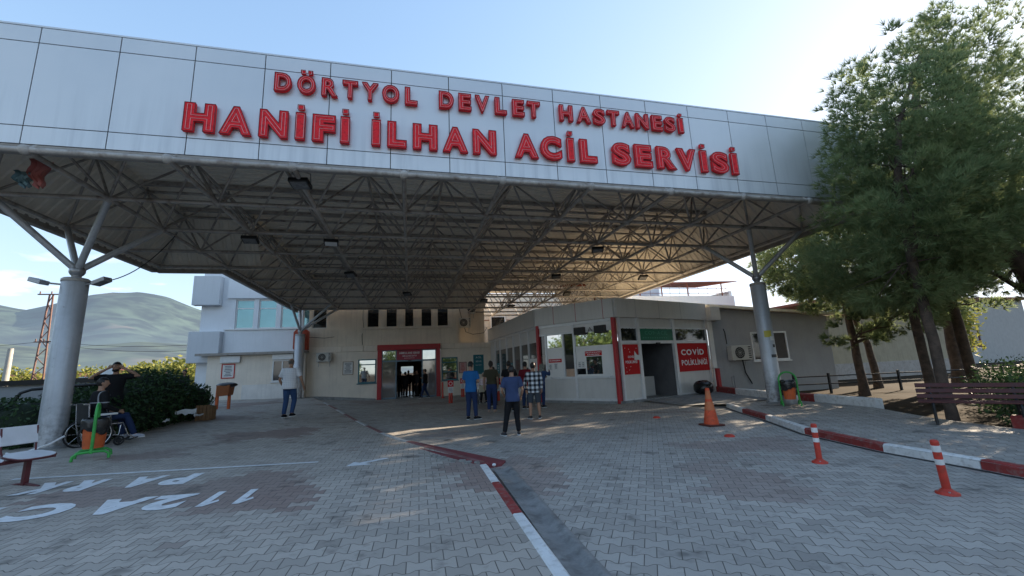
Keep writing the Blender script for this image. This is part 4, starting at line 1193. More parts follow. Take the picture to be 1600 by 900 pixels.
mb = MB(); mb.fbox(K3, (a + b) / 2 - .12, (a + b) / 2 + .12, .052, .1, 2.37, 2.43); mb.build('sensor', M['black'], fm3)
# door recess with an inner screen
mb = MB()
mb.fbox(K3, a - .05, a, -2.6, -.07, .06, 2.6); mb.fbox(K3, b, b + .05, -2.6, -.07, .06, 2.6); mb.fbox(K3, a, b, -2.65, -2.6, .06, 2.6); mb.fbox(K3, a, b, -2.6, -.07, 2.55, 2.6)
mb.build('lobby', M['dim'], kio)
mb = MB(); mb.fbox(K3, a, b, -2.6, .06, .0, .075); mb.build('threshold', M['concrete'], kio)
mb = MB(); mb.fbox(K3, a + .3, b - .25, -1.12, -1.06, .08, .95); mb.fbox(K3, a + .3, a + .38, -1.12, -1.04, .08, 2.5); mb.build('inner_screen', M['kiosk'], kio)
mb = MB(); mb.fbox(K3, a + .4, a + 1.3, -1.1, -1.08, 1.0, 1.75); mb.build('inner_pane', M['glass_grey'], kio)
mb = MB(); mb.fbox(K3, b - .02, b + .03, -.05, .0, .08, 2.39); mb.build('sliding_door', M['alu'], kio)
# signs on the kiosk
cs = empty('clinic_sign', K3(u3(12.9), .01, 1.1), 'large red sign with white clinic lettering right of the open door', 'sign')
a, b = cells[2]
mb = MB(); mb.fbox(K3, a + .02, b - .0, .004, .03, 1.1, 2.385); s_ = mb.build('board', M['sign_red'], cs)
mb = MB(); w_ = b - a
write(mb, 'COVİD', K3, a + .3, b - .32, 1.84, 2.1, .033, off=.03); write(mb, 'POLİKLİNİĞİ', K3, a + .26, b - .16, 1.38, 1.62, .033, off=.025)
mb.build('lettering', M['sign_wht'], s_)
cs = empty('clinic_sign', K3(u3(9.0), .01, 1.1), 'small narrow red sign left of the open clinic door', 'sign')
a, b = cells[0]
mb = MB(); mb.fbox(K3, a + .01, b - .01, .004, .03, 1.13, 2.36); s_ = mb.build('board', M['sign_red'], cs)
mb = MB(); write(mb, 'COVİD', K3, a + .3, b - .3, 1.8, 1.89, .033); write(mb, 'POLİKLİNİĞİ', K3, a + .14, b - .14, 1.58, 1.69, .033)
for q in range(9): 
    u, z = random.uniform(a + .1, b - .1), random.choice((random.uniform(1.2, 1.45), random.uniform(2.0, 2.3))); mb.quad(K3(u, .033, z), K3(u + .025, .033, z), K3(u + .025, .033, z + .03), K3(u, .033, z + .03))
mb.build('lettering', M['sign_wht'], s_)
mb = MB(); mb.add([K3(b - .3, .036, 1.72), K3(b + .1, .075, 1.7), K3(b + .1, .075, 1.9), K3(b - .12, .04, 1.92), K3(b - .26, .037, 2.1)], [(0, 1, 2, 3, 4)]); mb.build('torn_paper', M['paper'], s_)
def counter_sign(label, u0, u1, z0, z1, t1, t2=None):
    r_ = empty('counter_sign', K2((u0 + u1) / 2, .02, z0), label, 'sign')
    mb = MB(); mb.fbox(K2, u0, u1, .012, .022, z0, z1); s_ = mb.build('board', M['sign_red'], r_)
    mb = MB(); h = z1 - z0
    if t2: write(mb, t1, K2, u0 + .04, u1 - .04, z0 + h * .55, z0 + h * .85, .025); write(mb, t2, K2, u0 + .12, u1 - .12, z0 + h * .12, z0 + h * .4, .025)
    else: write(mb, t1, K2, u0 + .05, u1 - .05, z0 + h * .35, z0 + h * .75, .025)
    mb.build('lettering', M['sign_wht'], s_)
counter_sign('small red counter sign over the mirrored hatch', um0 - .03, um1 + .02, 1.97, 2.17, 'HASTA KAYIT', 'BANKOSU')
counter_sign('small red counter sign over white sheets on the sliding window', ub + .08, uc - .1, 1.76, 1.92, 'DANIŞMA')
for k, (u, z) in enumerate(((ub + .06, 1.42), (ub + .36, 1.45))):
    notice(('left' if k == 0 else 'right') + ' of two white sheets under the small red sliding window sign', K2, u, u + .2, z, z + .28, .012, 'paper', 'paper', 5, fw_=0, cat='sheet', name='paper_sheet')
for k, u in enumerate((uf + .12, uf + .3)):
    notice(('left' if k == 0 else 'right') + ' of two white picture sheets stuck left of the mirrored hatch', K2, u, u + .16, 1.47, 1.76, .012, 'paper', 'paper', 3, fw_=0, cat='sheet', name='paper_sheet')
notice('tiny red fire notice beside the red corner post', K1, L1 - .75, L1 - .45, 1.6, 1.8, .002, 'sign_red', 'sign_red', 1, 'sign_wht', fw_=.01, cat='sign', name='fire_notice')
notice('teal leaflet inside the grey side glazing of the kiosk, nearer one', K1, L1 - 5.0, L1 - 4.2, 1.2, 1.9, .0, 'teal_board', 'teal_board', 4, 'paper', fw_=.01, cat='sign', name='leaflet')
notice('teal leaflet inside the grey side glazing of the kiosk, farther one', K1, L1 - 7.7, L1 - 7.1, 1.3, 1.95, .0, 'teal_board', 'teal_board', 3, 'paper', fw_=.01, cat='sign', name='leaflet')
# two black loudspeakers above the counter, with a small frame between
for x0, y0, l in ((7.12, 17.32, 'left of two flat black speakers above the mirrored counter window'), (7.72, 16.53, 'right of two flat black speakers above the mirrored counter window')):
    u = u2(x0, y0)
    r_ = empty('loudspeaker', K2(u + .28, .1, 2.9), l, 'speaker', 'black speakers on the kiosk')
    mb = MB(); mb.fbox(K2, u + .02, u + .53, .02, .2, 2.9, 3.22); o = mb.build('cabinet', mk('brown_black', (.05, .042, .038), .6), r_); bevel(o, .02)
    mb = MB(); mb.fbox(K2, u + .06, u + .49, .2, .206, 2.94, 3.18); mb.build('grille', M['black'], o)
mb = MB(); u = u2(7.58, 16.71)
mb.tube(K2(u - .11, .05, 2.98), K2(u, .07, 3.18), .012, 5); mb.tube(K2(u + .11, .05, 2.98), K2(u, .07, 3.18), .012, 5); mb.tube(K2(u - .06, .05, 3.06), K2(u + .06, .05, 3.06), .01, 5)
tag(mb.build('cable_hook', M['black']), 'small black wire bracket between the two speakers', 'bracket')

# ------------------------------------------------------------------ grey annex at the right
ga = empty('grey_annex', (18, 17.6, 0), 'plain grey rendered annex with a sloping roof edge behind the right hand column', 'building')
FG = fr(17.6)
mb = MB(); holes = [(16.6, 18.8, 1.42, 2.86)]
wall(mb, FG, 14.35, 21.6, -.3, 3.6, -.25, 0, holes)
mb.add([(14.35, 17.6, 3.6), (21.6, 17.6, 3.6), (21.6, 17.6, 3.62), (14.35, 17.6, 4.08), (14.35, 17.85, 3.6), (21.6, 17.85, 3.6), (21.6, 17.85, 3.62), (14.35, 17.85, 4.08)], [(0, 1, 2, 3), (7, 6, 5, 4), (3, 2, 6, 7)])
mb.box(21.35, 21.6, 17.85, 26, -.3, 3.6)
mb.build('wall', M['greywall'], ga)
mb = MB(); mb.add([(14.2, 17.35, 4.12), (21.9, 17.35, 3.64), (21.9, 26, 3.64), (14.2, 26, 4.12), (14.2, 17.35, 4.26), (21.9, 17.35, 3.78), (21.9, 26, 3.78), (14.2, 26, 4.26)], [(0, 3, 2, 1), (4, 5, 6, 7), (0, 1, 5, 4), (1, 2, 6, 5), (2, 3, 7, 6), (3, 0, 4, 7)])
mb.build('roof', M['rooftop'], ga)
mb = MB(); mb.fbox(FG, 14.1, 14.62, .004, .45, 3.45, 4.1); o = mb.build('corbel', M['kiosk'], ga)
mb = MB(); mb.fbox(FG, 14.12, 14.34, .0, .12, .0, 3.44); mb.build('corner_strip', M['kiosk_w'], ga)
window(ga, FG, 16.6, 18.8, 1.42, 2.86, .02, 'alu', 'glass_dark', .08, (), (17.45,), 'window', 'alu', .1)
mb = MB(); mb.fbox(FG, 17.5, 18.7, -.02, -.012, 1.5, 2.78); mb.build('roller_blind', mk('brown_blind', (.1, .09, .085), .7), ga)
air_con('cream air conditioner unit on the grey annex wall', FG, 15.06, 16.2, 1.5, 2.2, 0)
cable([(15.05, 17.58, 3.05), (15.1, 17.56, 2.85), (15.12, 17.56, 2.3)], .02, 'black cable hanging above the air conditioner on the grey wall')
cable([(15.85, 17.5, 1.5), (15.95, 17.54, .9), (16.25, 17.54, .35)], .03, 'grey drain hose below the air conditioner on the grey wall')
for k, x in enumerate((15.1, 15.22)):
    mb = MB(); mb.path([(x, 17.5, .0), (x, 17.5, .72 + .05 * k)], .025, 6); tag(mb.build('pipe_stub', M['steel']), ('left' if k == 0 else 'right') + ' short grey pipe stub at the foot of the grey wall', 'pipe', 'pipe stubs by the grey wall')
mb = MB(); mb.obox((14.0, 17.1, .62), (.075, 0, 0), (0, .075, 0), (0, 0, .55)); o = mb.build('marker_post', M['red_paint'])
tag(o, 'square dark red post at the corner by the large clinic sign', 'post')
mb = MB(); mb.obox((14.05, 17.1, 1.19), (.26, 0, 0), (0, .14, 0), (0, 0, .012)); tag(mb.build('shelf_plate', M['steel']), 'flat grey plate lying on top of the dark red post', 'plate')

# roof terrace behind the kiosk
ter = empty('roof_terrace', (20, 26, 4), 'white roof terrace with a rust coloured awning and a thin railing behind the kiosk', 'terrace')
mb = MB(); mb.box(12.5, 23.6, 26, 26.2, 4.4, 6.2); mb.box(23.4, 23.6, 26.2, 34, 4.4, 6.6); mb.box(8, 23.4, 27.5, 34, 4.2, 4.4); mb.build('parapet', M['white_wall'], ter)
mb = MB(); mb.add([(11, 26.6, 7.0), (24.6, 26.6, 7.42), (24.6, 31.5, 7.9), (11, 31.5, 7.9), (11, 26.6, 7.16), (24.6, 26.6, 7.47), (24.6, 31.5, 8.0), (11, 31.5, 8.0)], [(0, 3, 2, 1), (4, 5, 6, 7), (0, 1, 5, 4), (1, 2, 6, 5), (2, 3, 7, 6), (3, 0, 4, 7)]); mb.build('awning', M['rust'], ter)
for x in (12.6, 14.4, 16.2, 18, 20.2, 23.2):
    mb = MB(); mb.tube((x, 26.7, 6.0), (x, 26.7, 7.3), .045, 6); mb.build('awning_post', M['rust'], ter)
for z in (6.45, 6.8):
    mb = MB(); mb.tube((12.6, 26.3, z), (23.4, 26.3, z), .018, 5); mb.build('rail', M['rust'], ter)
for k in range(14):
    mb = MB(); mb.tube((12.8 + k * .8, 26.3, 6.1), (12.8 + k * .8, 26.3, 7.0), .012, 4); mb.build('baluster', M['rust'], ter)
mb = MB(); mb.box(18.5, 22, 33, 36, 4, 9.3); tag(mb.build('stair_tower', M['white_wall']), 'plain white block rising behind the rust coloured awning', 'building')

# ------------------------------------------------------------------ vegetation
def rnd_dir(rg, up=0.0):
    while True:
        v = Vector((rg.uniform(-1, 1), rg.uniform(-1, 1), rg.uniform(-1, 1)))
        if .05 < v.length < 1: v.normalize(); break
    v.z += up
    return v.normalized()
def needle_crown(name, blobs, n, rg, mat, parent, blades=18, ln=.3, wd=.0085, up=.5, hollow=.55, flat=1.0):
    """tufts of thin needles spread through a union of ellipsoids"""
    mb = MB(); V = []; Fc = []
    wts = [b[1][0] * b[1][1] * b[1][2] * (b[2] if len(b) > 2 else 1) for b in blobs]
    tot = sum(wts)
    for (c, r, *dn), w in zip(blobs, wts):
        c = Vector(c); k = int(n * w / tot)
        # sub clumps inside each blob give light and dark masses and gaps
        subs = []
        for _ in range(max(5, int(k / 26))):
            d = rnd_dir(rg); q = rg.uniform(hollow, 1.0) ** .6
            subs.append(c + Vector((d.x * r[0], d.y * r[1], d.z * r[2])) * q)
        rs = .2 * (r[0] * r[1] * r[2]) ** (1 / 3)
        for _ in range(k):
            s = rg.choice(subs); d = rnd_dir(rg)
            p = s + Vector((d.x, d.y, d.z * .65 * flat)) * rs * rg.random() ** .5 * 1.5
            out = (p - c); out = out.normalized() if out.length > .01 else Vector((0, 0, 1))
            axis = (out * .6 + Vector((0, 0, up)) + d * .4).normalized()
            for _b in range(blades):
                e1 = (axis + rnd_dir(rg) * .75).normalized()
                l = ln * rg.uniform(.6, 1.15)
                sdv = e1.cross(rnd_dir(rg)); 
                if sdv.length < .05: continue
                sdv = sdv.normalized() * wd * rg.uniform(.7, 1.3)
                b0 = len(V)
                V += [p - sdv, p + sdv, p + e1 * l]
                Fc.append((b0, b0 + 1, b0 + 2))
    mb.add(V, Fc)
    return mb.build(name, mat, parent)
def leaf_crown(name, blobs, n, rg, mat, parent, sz=.07, hollow=.6):
    mb = MB(); V = []; Fc = []
    wts = [b[1][0] * b[1][1] + b[1][1] * b[1][2] + b[1][0] * b[1][2] for b in blobs]; tot = sum(wts)
    for (c, r), w in zip(blobs, wts):
        c = Vector(c)
        for _ in range(int(n * w / tot)):
            d = rnd_dir(rg); q = rg.uniform(hollow, 1.04)
            wob = 1 + .22 * noise.noise(Vector((d.x * 2.3 + c.x, d.y * 2.3 + c.y, d.z * 2.3 + c.z))) + .1 * noise.noise(d * 6 + c)
            p = c + Vector((d.x * r[0], d.y * r[1], d.z * r[2])) * q * wob
            a = (rnd_dir(rg) + d * .4).normalized(); b = a.cross(rnd_dir(rg))
            if b.length < .05: continue
            b = b.normalized() * sz * .55 * rg.uniform(.7, 1.3); a = a * sz * rg.uniform(.7, 1.4)
            b0 = len(V); V += [p - a, p + b, p + a, p - b]; Fc.append((b0, b0 + 1, b0 + 2, b0 + 3))
    mb.add(V, Fc)
    return mb.build(name, mat, parent)
def trunk_mesh(parent, base, pts, radii, limbs, rg, mat='bark'):
    mb = MB()
    n = len(pts)
    P = []
    rr = []
    for i in range(n - 1):
        for k in range(4):
            t = k / 4; p = Vector(pts[i]).lerp(Vector(pts[i + 1]), t); r_ = radii[i] + (radii[i + 1] - radii[i]) * t
            P.append(p + Vector((rg.uniform(-1, 1), rg.uniform(-1, 1), 0)) * r_ * .12); rr.append(r_ * rg.uniform(.93, 1.07))
    P.append(Vector(pts[-1])); rr.append(radii[-1])
    rr[0] *= 1.35
    mb.path(P, rr, 12)
    for a, b, ra in limbs:
        a = Vector(a); b = Vector(b); m_ = a.lerp(b, .5) + Vector((rg.uniform(-.2, .2), rg.uniform(-.2, .2), rg.uniform(-.25, .1)))
        mb.path([a, a.lerp(m_, .5), m_, m_.lerp(b, .5), b], [ra, ra * .85, ra * .65, ra * .45, ra * .2], 7)
    return mb.build('trunk', M[mat], parent)
def pine(label, base, pts, radii, blobs, n, seed, limbs=(), ln=.3, **kw):
    rg = random.Random(seed)
    root = empty('pine_tree', base, label, 'tree', 'pines by the right hand sidewalk')
    auto = []
    top = [Vector(p) for p in pts]
    for (c, r, *_) in blobs:
        c = Vector(c)
        i = min(range(len(top)), key=lambda q: abs(top[q].z - (c.z - r[2] * .6)))
        a = top[i]
        auto.append((a, c, radii[i] * .5))
        for _ in range(4):
            d = rnd_dir(rg, .2); auto.append((a.lerp(c, rg.uniform(.3, .8)), c + Vector((d.x * r[0], d.y * r[1], d.z * r[2])) * .8, radii[i] * .22))
    trunk_mesh(root, base, pts, radii, list(limbs) + auto, rg)
    needle_crown('crown', blobs, n, rg, M['pine'], root, ln=ln, **kw)
    return root
pine('big leaning pine rising behind the maroon bench, its crown over the fascia end', (11.9, 7.2, -.1), [(11.9, 7.2, -.1), (11.85, 7.2, 1.8), (11.6, 7.1, 3.6), (11.5, 7.0, 5.4), (11.9, 6.9, 7.2), (12.8, 6.8, 8.8)], [.1, .1, .095, .085, .06, .035],
     [((11.75, 6.6, 6.3), (1.7, 1.5, 1.7)), ((11.0, 6.5, 4.7), (1.4, 1.3, 1.1)), ((12.0, 6.7, 7.5), (2.0, 1.6, 1.5), .8), ((12.2, 6.9, 5.3), (2.3, 1.8, 2.0)), ((11.4, 7.3, 3.7), (2.3, 1.6, 1.0)), ((13.6, 8.4, 3.4), (2.0, 1.5, .9)), ((13.0, 7.0, 9.0), (1.5, 1.2, 1.0), .45), ((11.5, 6.4, 8.6), (.9, .8, .8), .4)], 7600, 3, ln=.23, wd=.0085, blades=16)
pine('tall pine with a thick trunk at the right edge of the picture', (17.2, 7.4, -.15), [(17.2, 7.4, -.15), (17.0, 7.4, 2.6), (16.2, 7.7, 4.6), (14.9, 8.1, 6.8), (14.9, 8.1, 9.0), (15.4, 8, 10.6)], [.26, .24, .22, .17, .1, .05],
     [((15.4, 8.0, 10.0), (2.0, 1.6, 1.3), .55), ((17.6, 8.2, 9.2), (2.0, 1.8, 1.8), .7), ((14.3, 8.0, 8.8), (1.6, 1.4, 1.2), .6), ((16.2, 8.3, 6.6), (2.4, 2.0, 1.6), .7), ((14.6, 8.2, 5.0), (2.2, 1.8, 1.4), .8), ((17.5, 9, 4.2), (2.4, 2, 1.4), .8), ((17.6, 7.6, 11.2), (2.2, 1.8, 1.5), .7), ((19.6, 8.6, 8.0), (2.2, 1.8, 2.2), .7)], 8200, 11, ln=.24, wd=.0085, blades=16)
pine('dark pine standing beside the grey annex, its low branch hanging beside the wall', (18.35, 13.9, -.15), [(18.35, 13.9, -.15), (18.3, 13.9, 2), (18.1, 13.8, 4.2), (17.9, 13.6, 6.5), (18.2, 13.4, 9)], [.16, .145, .13, .1, .05],
     [((16.6, 13.4, 5.3), (2.2, 1.8, 1.7)), ((15.8, 13.2, 4.2), (1.2, 1.1, .9), .9), ((18.4, 13.4, 7.4), (2.8, 2.2, 2.0)), ((18.8, 13.2, 4.8), (2.4, 2.2, 1.8)), ((17.6, 13.0, 2.5), (1.9, 1.3, .65), 1.2), ((19.8, 13, 3.2), (2.2, 1.5, 1.0), 1.1)], 5200, 5, ln=.26, wd=.012)
pine('straight dark pine trunk between the bench pine and the annex pine', (16.6, 10.4, -.15), [(16.6, 10.4, -.15), (16.5, 10.4, 2), (16.2, 10.2, 4), (16.0, 10, 6), (16.2, 10, 8)], [.14, .13, .11, .09, .05],
     [((16.4, 10.2, 7.6), (2.4, 2.0, 1.8)), ((15.0, 10.2, 5.2), (2.0, 1.8, 1.6)), ((17.6, 10.2, 5.2), (2.2, 1.8, 1.6)), ((16.2, 10.4, 3.8), (2.2, 1.6, .9), 1.1)], 4600, 6, ln=.25, wd=.011)
pine('stout dark pine trunk in front of the pale house at the far right', (20.9, 11.7, -.15), [(20.9, 11.7, -.15), (20.8, 11.7, 2), (20.5, 11.6, 4.4), (20.6, 11.5, 7)], [.19, .17, .14, .07],
     [((20.5, 11.6, 6.6), (2.8, 2.3, 2.2)), ((22.6, 11.8, 5.2), (2.2, 2.0, 1.6)), ((20.0, 11.4, 4.2), (2.2, 1.8, 1.1), 1.1), ((23.5, 12, 8), (2.5, 2.2, 2.2))], 3600, 8, ln=.28, wd=.014)
pine('pine added behind the right end of the grey annex to block the sun, mostly hidden by the dark pine', (22.6, 16.4, -.15), [(22.6, 16.4, -.15), (22.5, 16.4, 2), (22.0, 16.8, 4.4), (21.2, 17.3, 7)], [.17, .15, .12, .06],  # added tree: its crown keeps the low sun off the queue
     [((20.6, 17.4, 7.0), (2.6, 2.2, 2.4)), ((22.6, 17.6, 8.2), (2.4, 2.2, 2.2)), ((21.6, 17.2, 5.0), (2.4, 2.0, 1.2)), ((19.2, 16.6, 5.6), (1.6, 1.6, 1.3))], 3400, 9, ln=.3, wd=.018)
# more pines of the same grove to the right of the picture: they shade the yard
for k, (x, y, h_) in enumerate(((15.5, 2.6, 8.6), (19.5, 5.0, 9.5), (15.0, -1.5, 8.5), (23.5, 8.0, 10), (26, 15, 10), (17.0, .4, 7.5))):
    pine(('nearest', 'second', 'third', 'fourth', 'fifth', 'low')[k] + ' pine of the grove beyond the right edge of the picture', (x, y, -.15), [(x, y, -.15), (x, y, h_ * .35), (x + .2, y, h_ * .6), (x, y, h_ * .95)], [.3, .24, .18, .05],
         [((x, y, h_ * .82), (2.4, 2.2, h_ * .16)), ((x - 1.2, y + .4, h_ * .58), (2.4, 2.1, h_ * .16)), ((x + 1.2, y - .4, h_ * .56), (2.3, 2.1, h_ * .15)), ((x, y, h_ * .4), (2.4, 2.0, h_ * .1))], 1800, 20 + k, ln=.32, wd=.022, blades=12)
# hedges on the left
rg = random.Random(4)
def core(mb, blobs, k=.8):
    for c, r in blobs: mb.ball(c, tuple(q * k for q in r), 14)
hb = [((-7.7, 12.9, .75), (.85, .9, .72)), ((-7.75, 14.2, .85), (.9, 1.0, .85)), ((-7.9, 15.4, 1.0), (1.0, 1.0, 1.05)), ((-7.9, 16.5, 1.0), (.95, .95, 1.0)), ((-7.6, 17.5, .8), (.75, .7, .8)), ((-8.9, 14.6, .9), (1.0, 1.6, .8))]
hd = empty('hedge', (-7.8, 15, .3), 'long dense dark green hedge between the wheelchair and the orange bin', 'hedge')
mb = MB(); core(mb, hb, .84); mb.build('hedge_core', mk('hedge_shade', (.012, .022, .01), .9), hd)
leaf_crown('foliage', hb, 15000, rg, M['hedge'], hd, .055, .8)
hb = [((-9.6, 12.6, .7), (1.1, .9, .78)), ((-11.2, 12.9, .75), (1.2, 1.0, .85)), ((-12.8, 13.2, .75), (1.2, 1.0, .9)), ((-8.6, 12.4, .7), (.8, .7, .72)), ((-14.6, 13.4, .75), (1.4, 1.0, .9))]
hd = empty('hedge', (-11, 12.8, .3), 'dark green hedge behind the white seats at the left edge', 'hedge')
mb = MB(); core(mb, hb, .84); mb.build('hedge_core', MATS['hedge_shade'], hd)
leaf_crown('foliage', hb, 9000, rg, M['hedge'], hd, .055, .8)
# low plants at the foot of the pines
for k, (x, y, s) in enumerate(((12.6, 6.0, .8), (13.9, 6.9, .9), (16.6, 8.6, 1.0), (19, 9.5, 1.1), (12.2, 4.9, .7))):
    r_ = empty('low_shrub', (x, y, -.1), ('small', 'rounded', 'third', 'farther', 'nearest')[k] + ' low green shrub on the dry ground behind the bench', 'shrub', 'low shrubs behind the bench')
    leaf_crown('foliage', [((x, y, s * .45), (s * 1.3, s, s * .75)), ((x + s, y + s * .4, s * .4), (s, s * .8, s * .6))], 1500, rg, M['hedge'], r_, .05, .3)
# trees across the street, behind the viewer: they show in the mirrored panes
for k, (x, y, h_) in enumerate(((-12, -22, 6), (-2, -24, 6.5), (8, -23, 6), (-22, 3, 6), (-25, 8, 7), (-23, 13, 6.2), (-27, -4, 6.5))):
    r_ = empty('street_tree', (x, y, -.1), ('first', 'second', 'third', 'fourth', 'fifth', 'sixth', 'seventh')[k] + ' leafy tree across the street, seen as a reflection in the kiosk panes', 'tree', 'trees across the street')
    trunk_mesh(r_, (x, y, 0), [(x, y, -.1), (x, y, h_ * .4), (x, y, h_ * .75)], [.25, .2, .08], [((x, y, h_ * .35), (x + 1.2, y, h_ * .6), .1), ((x, y, h_ * .35), (x - 1.3, y, h_ * .6), .1)], rg)
    leaf_crown('crown', [((x, y, h_ * .66), (3.2, 3, h_ * .36)), ((x + 1.6, y + 2, h_ * .45), (2.4, 2.4, h_ * .36)), ((x - 1.6, y - 2, h_ * .45), (2.4, 2.4, h_ * .36))], 3400, rg, M['broad'], r_, .22, .5)

# ------------------------------------------------------------------ far left background
def hillmesh(name, dist, prof, depth, col, hz, seed):
    """prof: (azimuth degrees, elevation degrees) skyline"""
    az0, az1 = prof[0][0], prof[-1][0]; n = int((az1 - az0) * 2.2); m_ = 26; V = []
    for a in range(n + 1):
        az = az0 + (az1 - az0) * a / n; el = interp(az, prof)
        hh = dist * math.tan(R(el))
        for b in range(m_ + 1):
            t = b / m_; d = dist - depth * (1 - t)
            x, y = d * math.sin(R(az)), d * math.cos(R(az))
            nn = noise.fractal(Vector((x, y, 0)) / (depth * .34) + Vector((seed, 0, 0)), 1, 2, 5)
            rid = 1 - abs(noise.noise(Vector((x, y, 3)) / (depth * .22)))
            z = hh * (t ** 1.15) * (1 + (.30 * nn + .22 * (rid - .7)) * (1 - t) * 1.6) + (hh * .035 * nn)
            V.append((x, y, max(-3, z)))
    mb = MB(); k = m_ + 1
    mb.add(V, [(a * k + b, (a + 1) * k + b, (a + 1) * k + b + 1, a * k + b + 1) for a in range(n) for b in range(m_)], 0, True)
    t = NT(name + '_mat'); p = t.pos()
    n1 = t.noise(t.mapping(p, (.004, .004, .006)), 1., 6); n2 = t.noise(t.mapping(p, (.0012, .0012, .002)), 1., 5)
    c = t.mix(t.ramp(n1, .42, .62), shade(col, .45), shade(col, 1.6)); c = t.mix(t.ramp(n2, .6, .66, 0, .7), c, (.2, .17, .13))
    t.color(c); t.set(rough=.95, spec=.1)
    em = t.n.new('ShaderNodeEmission'); em.inputs[0].default_value = (.5, .64, .84, 1); em.inputs[1].default_value = .8  # bluish glow mixed into the hill colour in place of aerial haze
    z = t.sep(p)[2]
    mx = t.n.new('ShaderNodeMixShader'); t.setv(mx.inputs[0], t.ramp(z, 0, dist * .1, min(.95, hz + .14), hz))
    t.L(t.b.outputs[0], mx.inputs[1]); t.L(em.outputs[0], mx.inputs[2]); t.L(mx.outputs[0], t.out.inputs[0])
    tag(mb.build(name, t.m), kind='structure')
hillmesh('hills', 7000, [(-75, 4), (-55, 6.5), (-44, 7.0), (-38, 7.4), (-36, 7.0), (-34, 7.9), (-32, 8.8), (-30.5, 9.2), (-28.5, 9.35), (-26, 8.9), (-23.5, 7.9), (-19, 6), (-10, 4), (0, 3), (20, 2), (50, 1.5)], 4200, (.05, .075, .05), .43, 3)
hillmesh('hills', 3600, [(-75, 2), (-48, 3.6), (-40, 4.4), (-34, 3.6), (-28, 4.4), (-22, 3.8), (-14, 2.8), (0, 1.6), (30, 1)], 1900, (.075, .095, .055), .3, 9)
rg = random.Random(12)
for k, (x, y, h_, mt) in enumerate(((-45, 62, 4.4, 'olive'), (-38.5, 63, 4.2, 'olive'), (-21, 42, 3.6, 'olive'), (-17.5, 40, 3.9, 'olive'), (-30, 60, 4.4, 'broad'), (-25, 55, 4.0, 'broad'), (-52, 66, 4.6, 'broad'), (-34, 64, 3.8, 'olive'))):
    r_ = empty('round_tree', (x, y, -.1), ('yellow green round tree left of the pylon', 'yellow green round tree right of the pylon', 'sunlit yellow tree behind two heads, left one', 'sunlit yellow tree against the white wing, right one', 'green tree beyond the railing', 'green tree beside the satellite dish', 'green tree at the far left edge', 'small yellow tree beyond the fence')[k], 'tree', 'sunlit trees beyond the left fence')
    leaf_crown('crown', [((x, y, h_ * .62), (2.6, 2.2, h_ * .36)), ((x + 1.6, y, h_ * .5), (1.8, 1.6, h_ * .28)), ((x - 1.7, y, h_ * .48), (1.8, 1.6, h_ * .26))], 1500, rg, M[mt], r_, .2, .5)
    trunk_mesh(r_, (x, y, 0), [(x, y, -.1), (x, y, h_ * .3), (x, y, h_ * .6)], [.16, .12, .05], [], rg)
# lattice pylon and concrete pole with wires
r_ = empty('power_pylon', (-41.3, 60, -.1), 'rust brown lattice power pylon behind the thick silver column', 'pylon')
for s in (-1, 1):
    mb = MB(); mb.tube((-41.3 + s * .62, 60, -.1), (-41.3 + s * .16, 60, 12.6), .09, 6); mb.build('mast_leg', M['pylon'], r_)
mb = MB()
for k in range(12):
    z0, z1 = k * 1.04, (k + 1) * 1.04; w0 = .62 - .46 * z0 / 12.6; w1 = .62 - .46 * z1 / 12.6; s = 1 if k % 2 else -1
    mb.tube((-41.3 - s * w0, 60, z0), (-41.3 + s * w1, 60, z1), .05, 5)
mb.build('lattice', M['pylon'], r_)
for z, w in ((12.5, 1.3), (6.9, .9)):
    mb = MB(); mb.box(-41.3 - w, -41.3 + w, 59.92, 60.08, z, z + .12)
    for k in (-1, 0, 1): mb.tube((-41.3 + k * w * .85, 60, z + .12), (-41.3 + k * w * .85, 60, z + .42), .06, 6)
    mb.build('crossarm', M['pylon'], r_)
mb = MB(); mb.tube((-36.85, 50, -.1), (-36.85, 50, 5.5), .28, 8, r1=.2); tag(mb.build('concrete_pole', M['cpole']), 'pale concrete pole at the far left edge', 'pole')
def wire(a, b, sag, label, r=.02, n=14):
    a = Vector(a); b = Vector(b); mb = MB()
    mb.path([a.lerp(b, k / n) - Vector((0, 0, sag * 4 * (k / n) * (1 - k / n))) for k in range(n + 1)], r, 4)
    tag(mb.build('overhead_wire', M['rubber']), label, 'wire')
wire((-41.3, 60, 7.1), (-12, 48, 6.2), 1.0, 'upper overhead wire from the pylon towards the white wing'); wire((-41.3, 60, 6.9), (-12, 47, 5.6), 1.2, 'lower overhead wire from the pylon towards the white wing')
wire((-90, 70, 7.6), (-41.3, 60, 7.0), 1.0, 'overhead wire left of the pylon')
wire((XCL + .5, YCL, 4.05), (lo(-3, 1).x + .25, lo(-3, 1).y + .1, 5.6), .28, 'loose cable from the small floodlight up to the canopy frame', .012)
